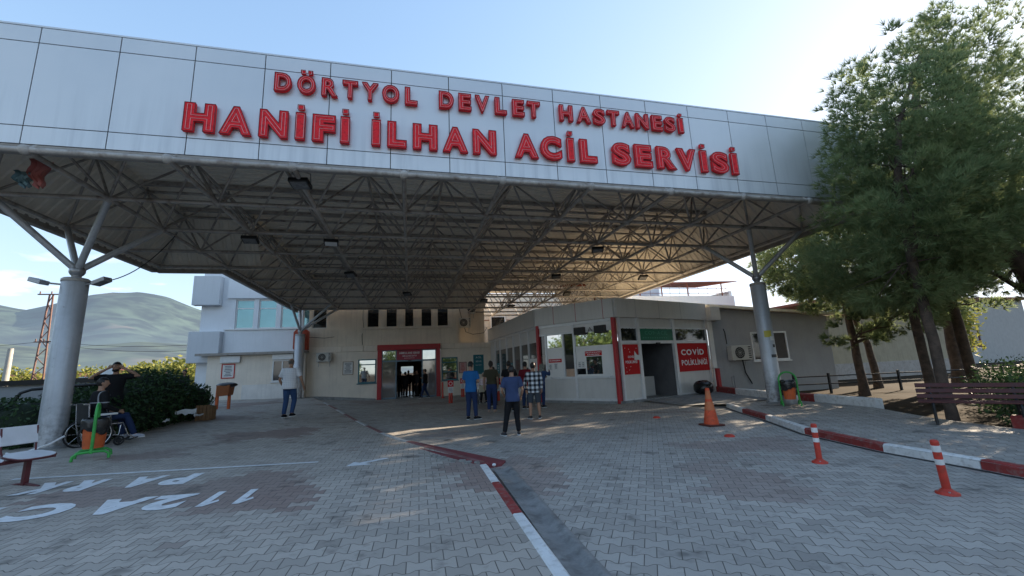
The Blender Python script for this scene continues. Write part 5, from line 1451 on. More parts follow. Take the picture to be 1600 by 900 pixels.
# parapet, curved handrail, fences, dish, parked vehicle roofs, sheds
r_ = empty('parapet', (-12, 15.2, .2), 'grey boundary panel with a thick dark top rail at the left edge', 'railing')
mb = MB(); mb.box(-20, -8.3, 15.2, 15.26, .2, 1.72); mb.build('panel', M['greywall'], r_)
mb = MB(); mb.box(-20, -8.2, 15.1, 15.36, 1.725, 1.87); mb.build('top_rail', M['black'], r_)
mb = MB(); mb.path([(-9.75, 13.6, .4), (-9.75, 13.6, 1.35), (-9.7, 13.65, 1.52), (-9.5, 13.7, 1.6), (-8.4, 14.0, 1.66), (-7.9, 14.1, 1.66)], .04, 8); tag(mb.build('handrail', M['black']), 'curved dark handrail rising from the hedge by the thick silver column', 'handrail')
r_ = empty('railing_fence', (-15, 28, .2), 'black bar fence with pale posts beyond the hedge', 'fence')
for k in range(14):
    x = -22 + k * .72
    mb = MB(); mb.box(x - .02, x + .02, 27.98, 28.02, .2, 2.05); mb.build('bar', M['black'], r_)
    mb = MB(); mb.box(x + .34, x + .38, 27.98, 28.02, .2, 2.05); mb.build('bar', M['black'], r_)
for z in (.5, 1.95):
    mb = MB(); mb.box(-22, -12.6, 27.97, 28.03, z - .025, z + .025); mb.build('rail', M['black'], r_)
for x in (-17.4, -15.4, -14.4):
    mb = MB(); mb.box(x - .13, x + .13, 28.1, 28.36, .2, 2.15); mb.build('post', M['kerb_white'], r_)
r_ = empty('satellite_dish', (-12.5, 21.8, .3), 'white round dish on a stand beyond the hedge', 'dish')
mb = MB(); mb.lathe([(0, .0), (.15, .012), (.3, .05), (.42, .1), (.41, .11), (.3, .065), (0, .02)], (0, 0, 0), 24)
o = mb.build('reflector', M['white_p'], None); o.parent = r_; o.location = (0, 0, 1.62); o.rotation_euler = (R(74), 0, R(-12)); 
mb = MB(); mb.tube((-12.5, 21.9, .2), (-12.5, 21.9, 1.6), .03, 6); mb.build('mast', M['steel'], r_)
def van(label, x, y, z, L, W_, H_, mat, rz):
    r_ = empty('parked_car', (x, y, z), label, 'car', None, rz)
    mb = MB(); prof = [(-L / 2, .3), (-L / 2, .85), (-L * .36, .95), (-L * .22, H_), (L * .36, H_), (L * .48, .95), (L / 2, .85), (L / 2, .3)]; n = len(prof)
    V = [(u, -W_ / 2, v) for u, v in prof] + [(u, W_ / 2, v) for u, v in prof]
    mb.add(V, [tuple(range(n)), tuple(range(2 * n - 1, n - 1, -1))] + [(k, n + k, n + (k + 1) % n, (k + 1) % n) for k in range(n)]); o = mb.build('body', mat, r_); bevel(o, .08, 2)
    for s in (-1, 1):
        mb = MB(); y_ = s * (W_ / 2 + .004); mb.add([(-L * .3, y_, .97), (-L * .2, y_, H_ - .12), (L * .33, y_, H_ - .12), (L * .42, y_, .97)], [(0, 1, 2, 3)]); mb.build('side_window', M['glass_dark'], r_)
        for u in (-L * .31, L * .31):
            mb = MB(); mb.tube((u, s * (W_ / 2 - .2), .32), (u, s * (W_ / 2 + .01), .32), .32, 16); mb.build('wheel', M['rubber'], r_)
car_paint = mk('white_car_paint', (.68, .69, .7), .25, var=.04)
van('white car parked beyond the hedge behind the standing man', -13.2, 24.5, .2, 4.2, 1.7, 1.45, car_paint, .15)
van('silver car parked behind the black bar fence', -18.5, 31, .1, 4.2, 1.7, 1.5, mk('silver_car_paint', (.42, .44, .46), .3, .4, var=.05), .1)
for k, (x, y, w, d, h_, mt, l) in enumerate(((-40, 80, 16, 6, 3.6, 'white_wall', 'long low white shed far beyond the left fence'), (-58, 84, 14, 6, 3.2, 'cream', 'low cream shed at the far left behind the pylon'), (-24, 74, 9, 6, 3.4, 'cream', 'small cream house far behind the satellite dish'))):
    r_ = empty('shed', (x, y, -.1), l, 'shed')
    mb = MB(); mb.box(x - w / 2, x + w / 2, y, y + d, -.1, h_); mb.build('wall', M[mt], r_)
    mb = MB(); mb.add([(x - w / 2 - .3, y - .3, h_ + .004), (x + w / 2 + .3, y - .3, h_ + .004), (x + w / 2 + .3, y + d + .3, h_ + .004), (x - w / 2 - .3, y + d + .3, h_ + .004), (x - w / 2, y + d / 2, h_ + .9), (x + w / 2, y + d / 2, h_ + .9)], [(3, 2, 1, 0), (0, 1, 5, 4), (2, 3, 4, 5), (0, 4, 3), (1, 2, 5)]); mb.build('roof', M['rust'], r_)
    for q in range(4):
        mb = MB(); xx = x - w * .36 + q * w * .24; mb.box(xx - .5, xx + .5, y - .02, y - .004, 1.3, 2.4); mb.build('window', M['glass_dark'], r_)
# right hand background
r_ = empty('cream_house', (29, 23, -.3), 'long cream wall of a low house seen under the pines', 'building')
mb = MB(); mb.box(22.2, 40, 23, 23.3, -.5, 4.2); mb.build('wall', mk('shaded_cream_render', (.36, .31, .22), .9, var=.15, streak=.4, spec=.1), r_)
mb = MB(); mb.box(22.2, 40, 22.93, 22.996, -.5, .9); mb.build('dado', M['trim'], r_)
mb = MB(); mb.box(21.9, 40.3, 22.6, 30, 4.204, 4.4); mb.build('roof', M['rust'], r_)
FC_ = fr(23.0)
air_con('air conditioner low on the cream wall under the pines', FC_, 25.6, 26.9, .35, 1.3, .07)
r_ = empty('white_house', (56, 34, -.3), 'pale two storey house with narrow windows at the far right', 'building')
FH = fr(34.0)
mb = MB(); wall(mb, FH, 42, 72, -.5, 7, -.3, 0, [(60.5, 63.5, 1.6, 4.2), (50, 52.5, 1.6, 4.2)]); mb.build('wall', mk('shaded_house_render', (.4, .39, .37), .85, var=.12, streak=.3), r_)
window(r_, FH, 60.5, 63.5, 1.6, 4.2, -.05, 'maroon', 'glass_dark', .2, (), (62,)); window(r_, FH, 50, 52.5, 1.6, 4.2, -.05, 'alu', 'glass_dark', .2, (), (51.2,))
mb = MB(); mb.box(41.5, 72.5, 33.6, 42, 7.004, 7.3); mb.build('roof', M['rust'], r_)
r_ = empty('garden_fence', (22, 15.6, -.1), 'low black pipe fence on posts in the dry garden under the pines', 'fence')
for k in range(9):
    x = 17 + k * 1.6; y = 15.9 - k * .35
    mb = MB(); mb.box(x - .04, x + .04, y - .04, y + .04, -.2, .75); mb.build('post', M['black'], r_)
for z in (.28, .62):
    mb = MB(); mb.tube((17, 15.9, z), (29.8, 13.1, z), .03, 6); mb.build('rail', M['black'], r_)
r_ = empty('round_tree', (44, 26, -.2), 'sunlit yellow leafed tree at the far right edge', 'tree')
leaf_crown('crown', [((44, 26, 2.6), (2.6, 2.2, 2.2)), ((45.5, 26, 4.4), (2.2, 2, 1.6))], 2200, rg, M['olive'], r_, .2, .4)
trunk_mesh(r_, (44, 26, 0), [(44, 26, -.2), (44, 26, 1.4), (44.3, 26, 3)], [.2, .15, .06], [], rg)

# ------------------------------------------------------------------ people
def lbuild(mb, name, mat, parent, weld=False):
    o = mb.build(name, mat, None, weld); o.parent = parent; OFF[o.name] = Vector((0, 0, 0)); return o
def remesh(mb, vox, it=3):
    me = mb.mesh('tmp', [])
    me.materials.clear()
    o = bpy.data.objects.new('tmp', me); COL.objects.link(o)
    m_ = o.modifiers.new('r', 'REMESH'); m_.mode = 'VOXEL'; m_.voxel_size = vox; m_.use_smooth_shade = True
    s_ = o.modifiers.new('s', 'SMOOTH'); s_.iterations = it; s_.factor = .5
    dg = bpy.context.evaluated_depsgraph_get(); dg.update()
    r_ = bpy.data.meshes.new_from_object(o.evaluated_get(dg))
    bpy.data.objects.remove(o); bpy.data.meshes.remove(me)
    out = MB(); out.v = [tuple(v.co) for v in r_.vertices]; out.f = [list(p.vertices) for p in r_.polygons]
    out.m = [0] * len(out.f); out.s = [True] * len(out.f)
    bpy.data.meshes.remove(r_)
    return out
SKIN = mk('skin', (.36, .2, .13), .55, var=.1, scale=8, obj=True)
HAIR = mk('dark_hair', (.012, .009, .008), .45, var=.4, scale=30, obj=True)
def cloth_mat(name, col, **k): return mk('cloth_' + name, col, .85, var=.16, scale=6, bump=.3, bscale=35, obj=True, spec=.2, **k)
JEAN = cloth_mat('denim', (.035, .055, .115)); BLK = cloth_mat('black', (.012, .012, .014)); NAVY = cloth_mat('navy', (.045, .065, .14))
def plaid(name, a, b, sx, w, mid=None):
    t = NT(name); p = t.pos(True); x, y, z = t.sep(p)
    fx = t.math('GREATER_THAN', t.math('FRACT', t.math('MULTIPLY', t.math('ADD', x, 5.), sx)), w)
    fz = t.math('GREATER_THAN', t.math('FRACT', t.math('MULTIPLY', z, sx)), w)
    s = t.math('MULTIPLY', t.math('ADD', fx, fz), .5)
    c = t.mix(s, a, b)
    if mid: 
        n = t.n.new('ShaderNodeValToRGB'); t.L(s, n.inputs[0]); n.color_ramp.interpolation = 'CONSTANT'
        n.color_ramp.elements[0].color = (*a, 1); n.color_ramp.elements[1].color = (*b, 1); n.color_ramp.elements[1].position = .9
        e_ = n.color_ramp.elements.new(.3); e_.color = (*mid, 1); c = n.outputs[0]
    t.color(c); t.set(rough=.85, spec=.2); t.bump(t.noise(p, 25, 3), .3, .01)
    return t.m
def xf(p, lean, side=0.):
    q = Vector(p) - Vector((0, 0, .95)); q = Matrix.Rotation(-lean, 3, 'X') @ Matrix.Rotation(side, 3, 'Y') @ q
    return q + Vector((0, 0, .95))
TORSO = [(.83, .13, .10), (.9, .163, .118), (.97, .165, .12), (1.06, .15, .11), (1.16, .152, .112), (1.27, .172, .118), (1.36, .188, .112), (1.42, .175, .098), (1.465, .11, .075)]
def rings(mb, prof, f, n=18, grow=0., gx=1., gy=1., base=None):
    V = []
    for z, rx, ry in prof:
        for k in range(n):
            t = 2 * PI * k / n
            c, s = math.cos(t), math.sin(t)
            V.append(f((( rx + grow) * gx * (abs(c) ** .8) * (1 if c >= 0 else -1), (ry + grow) * gy * (abs(s) ** .9) * (1 if s >= 0 else -1), z)))
    m_ = len(prof)
    mb.add(V, [(i * n + k, i * n + (k + 1) % n, (i + 1) * n + (k + 1) % n, (i + 1) * n + k) for i in range(m_ - 1) for k in range(n)] + [tuple(range(n - 1, -1, -1)), tuple(range((m_ - 1) * n, m_ * n))], 0, True)
def person(label, loc, rz, H=1.75, lean=0., side=0., arms=None, legs=None, top=None, sleeve=.5, bottom=JEAN, leg_len=1., shoes=None, hair='short', head=(0, 0), build=1., hem=.86, face=False, skin=None, group=None, hair_mat=None, seat=None, sole=True):
    skin = skin or SKIN; shoes = shoes or BLK
    root = empty('person', loc, label, 'person', group, rz); OFF[root.name] = Vector((0, 0, 0))
    if rz == 0: root.rotation_euler = (0, 0, 1e-4)
    k = H / 1.75
    sc = lambda mb: (setattr(mb, 'v', [(x * k, y * k, z * k) for x, y, z in mb.v]), mb)[1]
    A = arms or {}; Lg = legs or {}
    U = lambda p: xf(p, lean, side)
    dz = 0.
    if seat is not None: dz = seat - .9
    sh = {}; el = {}; wr = {}; hp = {}; kn = {}; an = {}; ft = {}
    for s, q in ((-1, 'L'), (1, 'R')):
        sh[q] = U((s * .185 * (1 + (build - 1) * .7), 0, 1.405)) + Vector((0, 0, dz))
        e_, w_ = A.get(q, ((s * .25, -.03, 1.13), (s * .27, .05, .88)))
        el[q] = Vector(e_) + Vector((0, 0, 0)); wr[q] = Vector(w_)
        if q not in A: el[q] = U(e_) + Vector((0, 0, dz)); wr[q] = U(w_) + Vector((0, 0, dz))
        hp[q] = Vector((s * .09, 0, .9 + dz))
        kn[q], an[q], ft[q] = [Vector(v) if i < 2 else v for i, v in enumerate(Lg.get(q, ((s * .1, .02, .49), (s * .1, -.02, .085), s * -.12)))]
    TF = lambda p: U(p) + Vector((0, 0, dz))
    hy, hp_ = head
    hc = TF((0, .02, 1.635)); HR = Matrix.Rotation(hy, 3, 'Z') @ Matrix.Rotation(-lean * .6 + hp_, 3, 'X')
    hf = lambda p: hc + HR @ (Vector(p))
    # body: one continuous surface
    mb = MB()
    rings(mb, TORSO, TF, gx=build, gy=build * (1.12 if build > 1.05 else 1))
    mb.path([TF((0, 0, 1.42)), TF((0, .0, 1.5)), hf((0, -.015, -.06))], [.07, .056, .056], 12)
    mb.ball(hf((0, 0, .012)), (.076, .098, .103), 18, rot=HR); mb.ball(hf((0, .022, -.05)), (.056, .072, .066), 14, rot=HR)
    mb.ball(hf((0, .1, -.012)), (.014, .022, .024), 8, rot=HR)
    for s in (-1, 1): mb.ball(hf((s * .078, -.008, -.008)), (.012, .02, .032), 8, rot=HR)
    for q in 'LR':
        mb.path([TF((0, 0, 1.4)).lerp(sh[q], .6), sh[q], sh[q].lerp(el[q], .4), el[q], el[q].lerp(wr[q], .35), wr[q]], [.05, .058 * build, .05, .04, .041, .027], 10)
        mb.path([hp[q], hp[q].lerp(kn[q], .4), kn[q], kn[q].lerp(an[q], .35), an[q]], [.09, .08, .055, .056, .038], 10)
    body = remesh(mb, .0135, 2)
    for q, s in (('L', -1), ('R', 1)):
        d = (wr[q] - el[q]).normalized(); 
        nrm = d.cross(Vector((0, 0, 1))); nrm = nrm.normalized() if nrm.length > .2 else Vector((0, 1, 0))
        pn = d.cross(nrm).normalized()     # palm plane spans d and pn
        c = wr[q] + d * .045
        body.path([wr[q] - d * .01, c, wr[q] + d * .088], [.026, .033, .03], 8)
        for i in range(4):
            o_ = pn * ((i - 1.5) * .017); l = (.06, .075, .072, .055)[i]
            a = wr[q] + d * .082 + o_; cv = nrm * s * -.018
            body.path([a, a + d * l * .5 + cv * .5, a + d * l * .85 + cv * 1.8], [.0095, .0088, .007], 6)
        a = wr[q] + d * .03 + pn * -.026
        body.path([a, a + d * .03 - pn * .022, a + d * .06 - pn * .02 + nrm * s * -.012], [.011, .0105, .008], 6)
    b_ = lbuild(sc(body), 'body', skin, root)
    if face:
        for s in (-1, 1):
            mb = MB(); mb.ball(hf((s * .031, .09, .012)), .008, 8); lbuild(sc(mb), 'eye', plain('eye_dark', (.02, .015, .012), .2), b_)
            mb = MB(); mb.path([hf((s * .014, .1, .034)), hf((s * .034, .096, .04)), hf((s * .052, .08, .034))], .0035, 5); lbuild(sc(mb), 'eyebrow', HAIR, b_)
        mb = MB(); mb.path([hf((-.022, .096, -.058)), hf((0, .1, -.056)), hf((.022, .096, -.058))], .006, 5); lbuild(sc(mb), 'mouth', plain('lips', (.25, .09, .07), .5), b_)
        mb = MB(); mb.ball(hf((0, .03, -.075)), (.06, .07, .045), 14, rot=HR); lbuild(sc(mb), 'beard', HAIR, b_)
    # hair
    hm = hair_mat or HAIR
    def cap(r, keep, nm, mat):
        n, m_ = 22, 16; V = {}; vs = []; fs = []
        for i in range(m_ + 1):
            for j in range(n):
                ph, t = PI * i / m_, 2 * PI * j / n
                wob = 1 + .03 * math.sin(7 * t + 3 * ph)
                vs.append(Vector((r[0] * math.sin(ph) * math.cos(t) * wob, r[1] * math.sin(ph) * math.sin(t) * wob, r[2] * math.cos(ph))))
        for i in range(m_):
            for j in range(n):
                q = [i * n + j, (i + 1) * n + j, (i + 1) * n + (j + 1) % n, i * n + (j + 1) % n]
                c = sum((vs[a] for a in q), Vector()) / 4
                if keep(c): fs.append(q)
        mb = MB(); mb.add([hf(v + Vector((0, -.008, .014))) for v in vs], fs, 0, True); return lbuild(sc(mb), nm, mat, b_)
    if hair == 'scarf': cap((.105, .125, .128), lambda c: c.y < .075 or c.z > .06, 'headscarf', hm); mb = MB(); mb.path([hf((0, -.02, -.06)), TF((0, -.01, 1.46)), TF((0, -.02, 1.38))], [.085, .12, .15], 12); lbuild(sc(mb), 'scarf_drape', hm, b_)
    elif hair == 'bald': cap((.082, .103, .11), lambda c: c.y < .0 and -.06 < c.z < .05, 'hair', hm)
    else:
        cap((.085, .107, .114), lambda c: c.z > .045 or (c.y < .0 and c.z > -.075) or (c.y < .035 and c.z > .0), 'hair', hm)
        if hair == 'bun': mb = MB(); mb.ball(hf((0, -.085, .085)), (.05, .05, .05), 12); mb.path([hf((0, -.07, .03)), hf((0, -.08, -.05)), hf((0, -.06, -.1))], [.06, .055, .03], 10); lbuild(sc(mb), 'bun', hm, b_)
    # trousers
    mb = MB()
    rings(mb, [(.8, .12, .1), (.88, .168, .122), (.96, .168, .122), (1.0, .16, .118)], (lambda p: Vector(p) + Vector((0, 0, dz))) if lean > .3 and seat is None else TF, grow=.012, gx=build, gy=build)
    for q in 'LR':
        e_ = .33 if leg_len < 1 else 1
        if leg_len < 1:
            p = kn[q].lerp(hp[q], .02); mb.path([hp[q], hp[q].lerp(p, .5), p], [.107, .1, .092], 12)
        else:
            mb.path([hp[q], hp[q].lerp(kn[q], .45), kn[q], kn[q].lerp(an[q], .4), an[q] + (kn[q] - an[q]).normalized() * .015], [.108, .096, .075, .07, .058], 12)
    lbuild(sc(remesh(mb, .0145, 3)), 'trousers' if leg_len >= 1 else 'shorts', bottom, root)
    # top
    if top is not None:
        mb = MB()
        pr_ = [(hem, .168, .125), (hem + .06, .172, .128)] + [q for q in TORSO if q[0] > hem + .09]
        rings(mb, pr_, TF, grow=.017, gx=build * 1.02, gy=build * (1.2 if build > 1.05 else 1.06))
        for q in 'LR':
            pts = [TF((0, 0, 1.4)).lerp(sh[q], .5), sh[q]]; rr = [.06, .074 * build]
            if sleeve <= .5: pts += [sh[q].lerp(el[q], .35), sh[q].lerp(el[q], .72)]; rr += [.074, .07]
            else: pts += [sh[q].lerp(el[q], .5), el[q], el[q].lerp(wr[q], .5), el[q].lerp(wr[q], .93 if sleeve > 1 else .3)]; rr += [.068, .056, .052, .043]
            mb.path(pts, rr, 12)
        lbuild(sc(remesh(mb, .0145, 3)), 'shirt', top, root)
    # shoes
    for q, s in (('L', -1), ('R', 1)):
        a = an[q]; yw = ft[q]; fd = Vector((math.sin(-yw), math.cos(-yw), 0)); pt = 0
        if isinstance(Lg.get(q, (0, 0, 0))[2], tuple): yw, pt = Lg[q][2]; fd = Vector((math.sin(-yw), math.cos(-yw), pt)).normalized()
        h0 = a - Vector((0, 0, .045))
        mb = MB(); mb.path([h0 - fd * .065, h0 - fd * .03 + Vector((0, 0, .02)), h0 + fd * .05 + Vector((0, 0, .012)), h0 + fd * .13 - Vector((0, 0, .005)), h0 + fd * .185 - Vector((0, 0, .012))], [.034, .046, .044, .042, .026], 10)
        sh_ = lbuild(sc(mb), 'shoe', shoes, root)
        if sole:
            sd_ = Vector((fd.y, -fd.x, 0)); up_ = sd_.cross(fd)
            mb = MB(); mb.obox(h0 + fd * .06 - up_ * .03, fd * .135, sd_ * .042, up_ * .012); o = lbuild(sc(mb), 'sole', plain('white_sole', (.6, .6, .6), .6), sh_); bevel(o, .012)
    return root
def P2(x, y, extra=0.): return (x, y, gz(x, y) + extra)
# the queue before the counter
person('man in navy blue T-shirt and black trousers standing nearest in the yard, seen from behind', P2(2.45, 10.27), -.12, 1.66, top=NAVY, bottom=BLK, shoes=plain('sneaker_dark', (.03, .03, .035), .6),
       arms={'L': ((-.27, .03, 1.12), (-.2, .2, 1.0)), 'R': ((.27, .0, 1.12), (.24, .16, .93))}, legs={'L': ((-.16, .03, .49), (-.24, -.03, .085), .35), 'R': ((.1, .03, .49), (.13, .0, .085), -.05)}, head=(.1, -.12), build=1.0, hem=.84)
person('man in bright blue T-shirt and dark jeans looking at his phone', P2(1.98, 14.2), -.55, 1.88, top=cloth_mat('bright_blue', (.018, .12, .33)), bottom=cloth_mat('dark_denim', (.02, .035, .09)),
       arms={'R': ((.25, .02, 1.12), (.14, .27, 1.12)), 'L': ((-.25, .02, 1.12), (-.05, .27, 1.1))}, legs={'L': ((-.09, .02, .49), (-.1, -.03, .085), .2), 'R': ((.12, .02, .49), (.15, .0, .085), -.6)}, head=(-.1, -.3), hem=.82)
person('woman in olive top and blue jeans with her hair in a bun', P2(2.9, 15.4, .06), -.35, 1.83, top=cloth_mat('olive', (.055, .05, .03)), sleeve=.5, bottom=cloth_mat('blue_denim', (.025, .04, .11)), hair='bun', build=.93, shoes=plain('pale_sandal', (.35, .25, .2), .6), sole=False,
       arms={'R': ((.22, .03, 1.12), (.2, .2, .93))}, hem=.95, hair_mat=mk('brown_hair', (.02, .011, .008), .45, var=.4, scale=30, obj=True))
person('man in black T-shirt and dark trousers waiting in the queue', P2(3.72, 16.0), -.2, 1.88, top=BLK, bottom=cloth_mat('charcoal', (.02, .022, .03)), arms={'R': ((.26, .0, 1.13), (.24, .14, .93))}, hem=.84)
person('man in dark red T-shirt in the queue by the counter', P2(4.5, 16.5), -.75, 1.83, top=cloth_mat('dark_red', (.17, .012, .022)), bottom=cloth_mat('dark_denim', (.02, .035, .09)), hem=.84)
person('man in black and white plaid shirt and denim shorts', P2(3.85, 13.15), -.25, 1.75, top=plaid('plaid_shirt', (.014, .014, .018), (.62, .64, .66), 7., .5, (.16, .17, .19)), sleeve=1.2, bottom=cloth_mat('grey_denim', (.05, .06, .075)), leg_len=.5, hem=.8,
       arms={'L': ((-.27, .04, 1.12), (-.24, .12, .88)), 'R': ((.27, .04, 1.12), (.25, .12, .88))}, legs={'L': ((-.13, .02, .49), (-.14, -.02, .085), .4), 'R': ((.13, .02, .49), (.15, .0, .085), -.15)}, shoes=plain('sneaker_dark', (.03, .03, .035), .6))
person('woman in patterned headscarf and blue denim coat leaning on the counter window', P2(5.15, 16.55), -.95, 1.72, lean=.18, top=cloth_mat('denim_coat', (.03, .06, .14)), sleeve=1.2, bottom=cloth_mat('dark_denim', (.02, .035, .09)), hair='scarf', hair_mat=plaid('scarf_pattern', (.3, .3, .26), (.07, .08, .06), 24., .5), hem=.62, build=1.05,
       arms={'R': ((.3, .22, 1.3), (.16, .42, 1.42)), 'L': ((-.26, .2, 1.2), (-.14, .42, 1.2))})
person('dark haired woman in grey jacket half hidden behind the woman with the bun', P2(3.6, 18.6), .3, 1.7, top=cloth_mat('dark_grey', (.03, .03, .036)), sleeve=1.2, bottom=BLK)
# the walking man at the left
person('stout man in white checked shirt and blue jeans walking away at the left', P2(-4.02, 16.14, .04), -.22, 1.98, top=plaid('white_check_shirt', (.72, .72, .74), (.42, .45, .52), 17., .84), bottom=cloth_mat('mid_denim', (.035, .07, .16)), hair='bald', build=1.17, hem=.84,
       arms={'R': ((.34, .0, 1.12), (.37, .1, .9)), 'L': ((-.33, .02, 1.12), (-.3, .16, .93))}, legs={'L': ((-.1, .02, .49), (-.11, -.06, .085), .0), 'R': ((.1, .12, .5), (.11, -.03, .11), -.1)}, hair_mat=mk('grey_hair', (.12, .11, .1), .6, var=.3, scale=30, obj=True))
# doorway people
person('person in dark jacket with a light scarf standing at the right of the red doorway', P2(.95, 27.6), 1.2, 1.78, top=cloth_mat('black', (.012, .012, .014)), sleeve=1.2, bottom=cloth_mat('dark_denim', (.02, .035, .09)), arms={'R': ((.25, .03, 1.13), (.2, .26, 1.2))}, legs={'L': ((-.1, .1, .5), (-.1, .2, .085), 0.), 'R': ((.1, .02, .49), (.1, -.2, .1), 0.)}, hair_mat=HAIR)
for k, (x, y, h_) in enumerate(((-.62, 30.2, 1.72), (-.1, 31.5, 1.75), (.3, 30.6, 1.68), (.62, 32.2, 1.72), (-.3, 29.5, 1.66), (.5, 29.3, 1.74))):
    person(('silhouetted visitor at the left inside the dark corridor', 'taller silhouetted visitor in the middle of the dark corridor', 'silhouetted visitor nearer right inside the dark corridor', 'silhouetted visitor deep at the right of the dark corridor', 'shortest silhouetted visitor just inside the sliding doors', 'silhouetted visitor just inside the right sliding door')[k], (x, y, .01), (.3, -.2, 2.6, .4, -.6, 1.9)[k], h_, top=BLK, sleeve=1.2, bottom=BLK)
# heads beyond the hedge
for k, (x, y) in enumerate(((-10.9, 23.0), (-10.35, 23.2))):
    person(('left of two people whose heads show above the hedge', 'right of two people whose heads show above the hedge')[k], (x, y, .45), (2.0, 2.6)[k], 1.74, top=cloth_mat('charcoal', (.02, .022, .03)), face=False)
# standing man with raised hands
person('bearded man in black polo shirt standing with hands raised to his ears', (-7.3, 12.95, zl(-7.3, 12.95)), PI + .55 - .4, 1.88, top=BLK, bottom=BLK, face=True, head=(-.1, 0),
       arms={'L': ((-.46, .06, 1.42), (-.16, .07, 1.6)), 'R': ((.44, .1, 1.4), (.13, .1, 1.6))})
# wheelchair with its rider
WX, WY = -6.75, 11.55
WZ = zl(WX, WY); WR = -.62
wc = empty('wheelchair', (WX, WY, WZ), 'black wheelchair carrying a seated man beside the thick silver column', 'wheelchair', None, WR); OFF[wc.name] = Vector((0, 0, 0))
for s in (-1, 1):
    x = s * .29
    mb = MB(); mb.path([(x, -.12 + .29 * math.cos(2 * PI * q / 24), .3 + .29 * math.sin(2 * PI * q / 24)) for q in range(24)], .018, 6, closed=True); w_ = lbuild(mb, 'wheel', M['rubber'], wc)
    mb = MB(); mb.path([(x + s * .03, -.12 + .25 * math.cos(2 * PI * q / 24), .3 + .25 * math.sin(2 * PI * q / 24)) for q in range(24)], .009, 5, closed=True)
    for q in range(8): mb.tube((x, -.12, .3), (x, -.12 + .28 * math.cos(2 * PI * q / 8), .3 + .28 * math.sin(2 * PI * q / 8)), .004, 4)
    mb.tube((x - .03, -.12, .3), (x + .03, -.12, .3), .03, 8); lbuild(mb, 'rim', M['chrome'], w_)
    mb = MB(); mb.path([(s * .26, .32 + .09 * math.cos(2 * PI * q / 16), .1 + .085 * math.sin(2 * PI * q / 16)) for q in range(16)], .02, 6, closed=True); mb.tube((s * .25, .32, .1), (s * .27, .32, .1), .06, 8); lbuild(mb, 'caster', M['rubber'], wc)
    mb = MB(); mb.path([(s * .25, -.28, .95), (s * .25, -.24, .5), (s * .25, -.2, .3), (s * .25, .3, .22), (s * .25, .32, .42), (s * .25, .36, .48), (s * .25, .48, .2), (s * .25, .62, .12)], .014, 6); mb.tube((s * .25, -.24, .48), (s * .25, .36, .48), .014, 6); mb.path([(s * .25, -.28, .93), (s * .25, -.38, .95)], .018, 6); lbuild(mb, 'frame', M['chrome'], wc)
    mb = MB(); mb.obox((s * .28, .02, .7), (.04, 0, 0), (0, .2, 0), (0, 0, .022)); o = lbuild(mb, 'armrest', M['white_p'] if s > 0 else M['black'], wc); bevel(o, .015)
    mb = MB(); mb.tube((s * .28, .1, .48), (s * .28, .1, .68), .012, 6); mb.tube((s * .28, -.14, .48), (s * .28, -.14, .68), .012, 6); lbuild(mb, 'armrest_post', M['chrome'], wc)
    mb = MB(); mb.obox((s * .13, .62, .1), (.09, 0, 0), (0, .08, .02), (0, -.002, .01)); lbuild(mb, 'footplate', M['black'], wc)
mb = MB(); mb.obox((0, .05, .5), (.235, 0, 0), (0, .24, 0), (0, 0, .025)); o = lbuild(mb, 'seat', M['black'], wc); bevel(o, .015)
mb = MB(); mb.obox((0, -.25, .74), (.235, 0, 0), (0, .018, 0), (0, -.02, .22)); o = lbuild(mb, 'backrest', M['black'], wc); bevel(o, .012)
person('man in black jacket with white stripes sitting in the wheelchair', (WX, WY, WZ), WR, 1.76, top=plaid('striped_jacket', (.012, .012, .014), (.5, .5, .52), 3.1, .93), sleeve=1.2, bottom=cloth_mat('dark_denim', (.02, .035, .09)), seat=.64, head=(-.5, -.1), hem=.9, shoes=plain('grey_sneaker', (.4, .42, .48), .6),
       arms={'R': ((.27, .0, .86), (.2, .28, .74)), 'L': ((-.27, .0, .86), (-.15, .28, .72))}, legs={'L': ((-.1, .46, .62), (-.13, .58, .18), .1), 'R': ((.1, .48, .62), (.13, .66, .18), -.2)})
# seated visitor beside the wall with a stroller wheelchair
WX2, WY2 = 3.35, 19.6
wc2 = empty('wheelchair', (WX2, WY2, .04), 'wheelchair with a pale seat parked in the queue beside the woman with the bun', 'wheelchair', None, 2.9); OFF[wc2.name] = Vector((0, 0, 0))
for ch in list(wc.children):
    c_ = ch.copy(); COL.objects.link(c_); c_.parent = wc2; OFF[c_.name] = Vector((0, 0, 0))
    for g_ in ch.children: d_ = g_.copy(); COL.objects.link(d_); d_.parent = c_
person('woman in white patterned blouse and pale scarf seated in the farther wheelchair', (WX2, WY2, .04), 2.9, 1.66, top=plaid('white_blouse', (.6, .58, .58), (.4, .12, .2), 13., .7), sleeve=1.2, bottom=cloth_mat('black', (.012, .012, .014)), seat=.62, hair='scarf', hair_mat=cloth_mat('pale_scarf', (.5, .42, .36)), hem=.95,
       arms={'R': ((.27, .0, .86), (.12, .26, .74)), 'L': ((-.27, .0, .86), (-.1, .26, .72))}, legs={'L': ((-.1, .46, .6), (-.13, .58, .18), .1), 'R': ((.1, .46, .6), (.13, .58, .18), -.2)})
mb = MB(); mb.obox((WX2 - .1, WY2 - .42, .74), (.22, 0, 0), (0, .05, 0), (0, 0, .16)); o = mb.build('handbag', mk('cream_bag', (.45, .4, .3), .6)); bevel(o, .04, 3); tag(o, 'cream handbag hanging in front of the seated woman in white blouse', 'bag')
# clerk behind the counter glass is left dark, as the photo shows only a shadow

